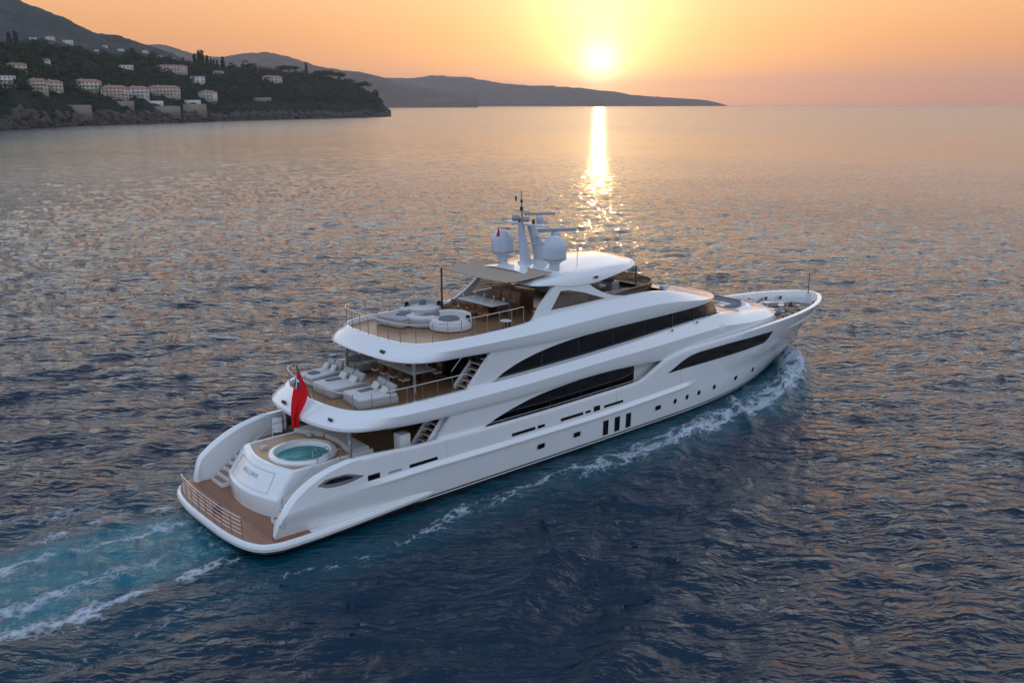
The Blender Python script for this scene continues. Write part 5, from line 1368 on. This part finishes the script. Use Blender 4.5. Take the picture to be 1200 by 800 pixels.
def row_px(p, b=None):
    """how far above the horizon a far point stands, in the same small-angle unit as the skylines"""
    d = math.hypot(p.x - CAM.x, p.y - CAM.y); return (p.z - CAM.z) / (.00087 * d * math.cos(math.atan(abs((b or 300) - 600) / 1113.3)))
def tree_px(kind, u, w, top, wid, label, group=None):
    D = float(f_shD(u)) * (1 + .42 * w); g = ground(u, D)
    h = rise_m(top + {'umbrella': 8.0, 'round': 7.0}.get(kind, 5.5), D) - g.z
    return tree(kind, g, max(h, 5), wid, label, group)
for u, top, wd, lab in ((209, 41, 1.3, 'dark cypress left of the cluster, half sunk in the wood'), (218.7, 45, 1.5, 'stout cypress standing left of the tall cypress cluster'),
        (232, 49, 1.35, 'broad cypress at the left edge of the tall cluster'), (237, 53, 1.0, 'slim cypress, one of the twin tallest spires of the cluster'), (240.7, 53, 1.3, 'thick cypress, right one of the twin tallest spires'),
        (246.7, 47, 1.25, 'cypress just right of the twin tallest spires'), (251, 43.5, 1.2, 'short cypress behind the small pink house roof'), (254.3, 42.5, 1.1, 'low thin cypress between two short ones above the pink roof'), (258, 42, 1.2, 'short cypress right above the pink roof end'),
        (264.7, 45.5, 1.35, 'lone cypress standing right of the small pink roof'), (361, 38, 1.05, 'solitary slim cypress right of the huge umbrella pine'), (28, 75, 1.2, 'cypress on the dark ridge near the left edge'), (20, 74, 1.3, 'leftmost cypress on the dark ridge')):
    tree_px('cypress', u, .80, top + 4.5, wd, lab)
for u, top, wd, lab in ((340, 38.5, 1.75, 'huge flat-topped umbrella pine spreading beside the ridge house'), (398, 31, .95, 'umbrella pine near the point, standing on a bare trunk'), (387, 33.5, .85, 'umbrella pine with a ragged crown, left neighbour of the bare-trunked one'),
        (378, 33, 1.0, 'umbrella pine rising right of the solitary cypress'), (427, 20, 1.0, 'umbrella pine leaning out over the tip of the headland'), (408, 23, 1.1, 'low umbrella pine between the point pines')):
    tree_px('umbrella', u, .78, top, wd, lab)
for u, top, wd, lab in ((290.7, 44, 1.25, 'big round pine on the middle of the ridge'), (300, 40, 1.1, 'round pine right beside the big ridge pine'), (275, 41, 1.0, 'round pine left of the big ridge pine'),
        (418, 20, 1.2, 'dense round pine close to the point'), (440, 10, 1.1, 'last round pine above the cliff of the point'), (160, 58, 1.2, 'round pine above the long pink terrace of houses'), (100, 60, 1.3, 'wide round pine on the ridge behind the villas'), (128, 57, 1.2, 'round pine on the ridge right of the wide one'), (185, 54, 1.1, 'round pine on the ridge left of the cypresses')):
    tree_px('round', u, .78, top, wd, lab)

# the closed wood of the headland: nobody could count it
def wood():
    rng = np.random.default_rng(77); P = []
    n = 0
    while n < 3300:
        b = rng.uniform(-135, 448); w = rng.uniform(.02, 1)
        if w < .14 and fbm(np.array(b / 26), np.array(w * 8), 3, 2) < (.02 if w > .06 else .14): continue
        D = float(f_shD(b)) * (1 + .42 * w); g = ground(b, D)
        if g.z < 3.0: continue
        if any((g.x - q[0])**2 + (g.y - q[1])**2 < q[2]**2 for q in CLEAR): continue
        P.append((g, w)); n += 1
    V = []; 
    for g, w in P:
        s = rng.uniform(.55, 1.25) * (5.2 if w > .2 else 3.0)
        k = 5; cs = [np.array([g.x, g.y, g.z + s * .75]) + rng.normal(size=3) * s * np.array([.45, .45, .28]) for _ in range(k)]
        rs = [np.array([s, s, s * .8]) * rng.uniform(.45, .8) for _ in range(k)]
        v, f = leaf_cloud(cs, rs, 22, s * .17, rng); V.append(v)
    V = np.concatenate(V); F = np.arange(len(V)).reshape(-1, 4)
    o = link('headland_wood', mesh_np('headland_wood', V, F, M['scrub'], False)); tag(o, 'dark dense wood and scrub covering the headland', 'wood', kind='stuff')
def m_plaster(c):
    def f(nt, p):
        pos = nd(nt, 'ShaderNodeNewGeometry').outputs['Position']; n = noise(nt, pos, .5, 5, .7)
        nt.links.new(mixc(nt, n, tuple(a * .8 for a in c), tuple(min(a * 1.15, .9) for a in c)), p.inputs['Base Color']); p.inputs['Roughness'].default_value = .9
    return f
M['cream'] = nmat('cream_plaster', m_plaster((.60, .52, .42))); M['pinkp'] = nmat('pink_plaster', m_plaster((.56, .45, .37)))
M['whitep'] = nmat('white_plaster', m_plaster((.58, .54, .49))); M['stone'] = nmat('beige_stone', m_plaster((.25, .20, .145)))
M['tile'] = nmat('terracotta_tiles', m_plaster((.36, .17, .12))); M['dark_glass'] = nmat('house_window_glass', lambda nt, p: (p.inputs['Base Color'].__setattr__('default_value', (.13, .12, .12, 1)), p.inputs['Roughness'].__setattr__('default_value', .15)))
M['shutter'] = nmat('shutter_paint', m_plaster((.20, .24, .22)))
def boxm(name, x0, x1, y0, y1, z0, z1, mat, parent=None):
    V = [(x, y, z) for x in (x0, x1) for y in (y0, y1) for z in (z0, z1)]
    F = [(0, 1, 3, 2), (4, 6, 7, 5), (0, 4, 5, 1), (2, 3, 7, 6), (0, 2, 6, 4), (1, 5, 7, 3)]
    return link(name, mesh_np(name, V, F, mat, False), parent)
WIN_ME = None
CLEAR = []
def find_spot(u, up, tree=None, D0=None, D1=None):
    """walk inland along a bearing until the slope has climbed to the wanted apparent height"""
    D0 = D0 or float(f_shD(u)) * 1.005; D1 = D1 or D0 * 1.42
    for D in np.linspace(D0, D1, 160):
        g = ground(u, D, tree)
        if row_px(g, u) >= up: return g, D
    return ground(u, D0 + .5 * (D1 - D0), tree), D0 + .5 * (D1 - D0)
def villa(u, v0, wpx, hpx, wallm, label, floors=3, bays=6, roof='hip', turn=0.0, group='villas on the wooded headland', tree=None, D=None, plain=False, cat='house', nm='villa'):
    g, D = find_spot(u, 122 - v0, tree, *(D or (None, None)))
    W = wpx * D / 1113.3; H = hpx * .00087 * D; dep = min(W * .5, 12)
    r = bpy.data.objects.new(nm, None); COL.objects.link(r); r.location = (g.x, g.y, g.z)
    face = math.atan2(CAM.y - g.y, CAM.x - g.x)            # the front (local -Y) looks out to sea
    r.rotation_euler = (0, 0, face + R(90) + turn)
    tag(r, label, cat, group)
    hw = H * (.86 if roof else 1.0)
    boxm('wall', -W/2, W/2, 0, dep, -5, hw, M[wallm], r)
    if roof == 'hip':
        e = .7; V = [(-W/2-e, -e, hw), (W/2+e, -e, hw), (W/2+e, dep+e, hw), (-W/2-e, dep+e, hw), (-W/2+dep*.45, dep/2, H*1.06), (W/2-dep*.45, dep/2, H*1.06)]
        me = bpy.data.meshes.new('roof'); me.from_pydata(V, [], [(0, 1, 5, 4), (1, 2, 5), (2, 3, 4, 5), (3, 0, 4), (3, 2, 1, 0)]); me.materials.append(M['tile'])
        rf = link('roof', me, r)
        if W > 12 and not plain: boxm('chimney', -W*.2, -W*.2+.9, dep*.6, dep*.6+.9, hw, H*1.15, M[wallm], rf)
    elif roof == 'flat': boxm('roof', -W/2-.25, W/2+.25, -.25, dep+.25, hw, hw+.45, M[wallm], r)
    if not plain:
        fh = hw / floors
        wme = None
        for fl in range(floors):
            for k in range(bays):
                cx = -W/2 + W * (k + .5) / bays; ww = W / bays * .15; z0 = fl * fh + fh * .30
                if wme is None:
                    wme = boxm('window', -ww, ww, -.06, .02, 0, fh * .44, M['dark_glass'], r); o = wme
                else:
                    o = bpy.data.objects.new('window', wme.data); COL.objects.link(o); o.parent = r
                o.location = (cx, 0, z0)
            if fl and bays > 3: boxm('balcony', -W/2 * (.9 if fl % 2 else .6), W/2 * (.6 if fl % 2 else .9), -1.3, 0, fl * fh - .1, fl * fh + .12, M[wallm], r)
    CLEAR.append((g.x, g.y, max(W * .42, 5)))
    fx, fy = math.cos(face), math.sin(face)
    for k in (1, 1.7): CLEAR.append((g.x + fx * 7 * k, g.y + fy * 7 * k, max(W * .45, 5)))
    return r
villa(7, 104, 27, 17, 'whitep', 'white three-storey block cut by the left edge', 3, 6, 'flat')
villa(25, 86, 21, 10, 'pinkp', 'pinkish house with a low red roof above the white block', 2, 4)
villa(59, 79, 11, 8, 'cream', 'small cream house alone among dark trees high on the slope', 2, 2)
villa(47, 107, 21, 14, 'pinkp', 'pink villa, left half of the red-roofed pair', 3, 5)
villa(66, 108, 19, 13, 'cream', 'cream villa, right half of the red-roofed pair', 3, 4, turn=.2)
villa(105, 109, 31, 15, 'cream', 'wide cream villa with a red roof right of the pair', 3, 7)
villa(136, 118, 30, 16, 'pinkp', 'pink four-storey villa standing lowest, nearest the water', 4, 7)
villa(163, 115, 24, 13, 'whitep', 'pale house between the lowest pink villa and the long terrace', 3, 5)
villa(194, 114, 35, 12, 'pinkp', 'long pink terrace of houses under one red roof', 3, 9)
villa(242, 118, 19, 11, 'cream', 'cream house turned sideways right of the long terrace', 3, 4, turn=-.5)
villa(234, 98, 16, 8, 'whitep', 'pale flat-roofed house below the cypress cluster', 2, 3, 'flat')
villa(257, 90, 16, 6, 'pinkp', 'low pink house right under the short cypresses', 1, 4)
villa(321, 98, 22, 8, 'pinkp', 'pink ridge house beside the huge umbrella pine', 2, 5)
villa(150, 82, 20, 5, 'whitep', 'long low pale house on the ridge left of the cypresses', 1, 5, 'flat')
villa(205, 84, 34, 7, 'pinkp', 'row of pinkish roofs on the ridge behind the trees', 2, 9)
G2 = 'stone terraces above the shore'
villa(194, 135, 32, 10, 'stone', 'long beige stone terrace wall just above the rocks', roof=None, plain=True, group=G2, cat='wall', nm='terrace_wall')
villa(228, 136, 26, 12, 'stone', 'tall brownish terrace wall right of the long beige one', roof=None, plain=True, group=G2, cat='wall', nm='terrace_wall')
villa(92, 136, 27, 12, 'stone', 'beige retaining wall under the wide cream villa', roof=None, plain=True, group=G2, cat='wall', nm='terrace_wall')
villa(144, 126, 24, 7, 'stone', 'low stone wall below the lowest pink villa', roof=None, plain=True, group=G2, cat='wall', nm='terrace_wall')
villa(226, 121, 18, 3, 'whitep', 'thin pale pool terrace above the brownish wall', roof=None, plain=True, group=G2, cat='wall', nm='terrace_wall')
villa(182, 122, 18, 3, 'whitep', 'thin pale terrace in front of the long pink houses', roof=None, plain=True, group=G2, cat='wall', nm='terrace_wall')
villa(308, 119, 20, 4, 'stone', 'low stone terrace half hidden in scrub right of the houses', roof=None, plain=True, group=G2, cat='wall', nm='terrace_wall')
for i, (u, v0, w_, lab) in enumerate(((48, 53, 8, 'small white house on the mountain, leftmost of three in a row'), (68, 54, 10, 'small white house on the mountain, middle of three in a row'), (88, 57, 11, 'long white house on the mountain, right one of three in a row'),
        (130, 62, 6, 'pinkish house on the lower mountain slope above the wood'), (148, 67, 7, 'pale house above the wood where the mountain drops'), (176, 68, 7, 'small house on the falling mountain ridge'), (192, 73, 6, 'house low on the mountain behind the cypresses'),
        (120, 66, 5, 'tiny pale house just above the dark treetops'), (205, 76, 7, 'pale house at the foot of the mountain left of the cypress cluster'))):
    villa(u, v0 - 4, w_, w_ * .45, ('whitep', 'cream')[i % 2], lab, 2, 3, 'hip' if i % 2 else 'flat', group='small houses on the mountain', tree=MB_, D=(2310, 3300))

wood()

def shore_rocks():
    rng = np.random.default_rng(5); V = []; F = []; n0 = 0
    ico = bmesh.new(); bmesh.ops.create_icosphere(ico, subdivisions=2, radius=1.0); iv = np.array([v.co[:] for v in ico.verts]); fi = np.array([[v.index for v in f.verts] for f in ico.faces]); ico.free()
    for i in range(1100):
        b = rng.uniform(-120, 456); w = rng.uniform(-.004, .035) ** 1.0; D = float(f_shD(b)) * (1 + .42 * w); g = ground(b, D)
        s = rng.uniform(.6, 2.3) * (1.3 if w > .01 else .8)
        q = iv * (1 + .35 * rng.normal(size=(len(iv), 1)) * .6) * np.array([s * rng.uniform(.7, 1.6), s * rng.uniform(.7, 1.6), s * rng.uniform(.6, 1.8)]) 
        a = rng.uniform(0, 6.28); q = q @ np.array([[math.cos(a), -math.sin(a), 0], [math.sin(a), math.cos(a), 0], [0, 0, 1]])
        V.append(q + np.array([g.x, g.y, max(g.z, 0) + s * .1])); F.append(fi + n0); n0 += len(iv)
    o = link('shore_rocks', mesh_np('shore_rocks', np.concatenate(V), np.concatenate(F), M['rock'], False)); tag(o, 'rough dark rocks along the foot of the headland', 'rocks', kind='stuff')
M['rock'] = nmat('shore_rock', m_plaster((.075, .062, .052)))
shore_rocks()
sea()

# --- the air: far things fade
def haze_box():
    o = boxm('haze', -21500, 21500, -21500, 21500, -8, 640, None)
    m = bpy.data.materials.new('haze'); m.use_nodes = True; nt = m.node_tree; nt.nodes.clear()
    out = nt.nodes.new('ShaderNodeOutputMaterial'); pv = nt.nodes.new('ShaderNodeVolumePrincipled')
    pv.inputs['Color'].default_value = (.90, .86, .89, 1); pv.inputs['Density'].default_value = 4.6e-5; pv.inputs['Anisotropy'].default_value = .35
    nt.links.new(pv.outputs[0], out.inputs['Volume']); o.data.materials.append(m)
    tag(o, kind='stuff')
haze_box()
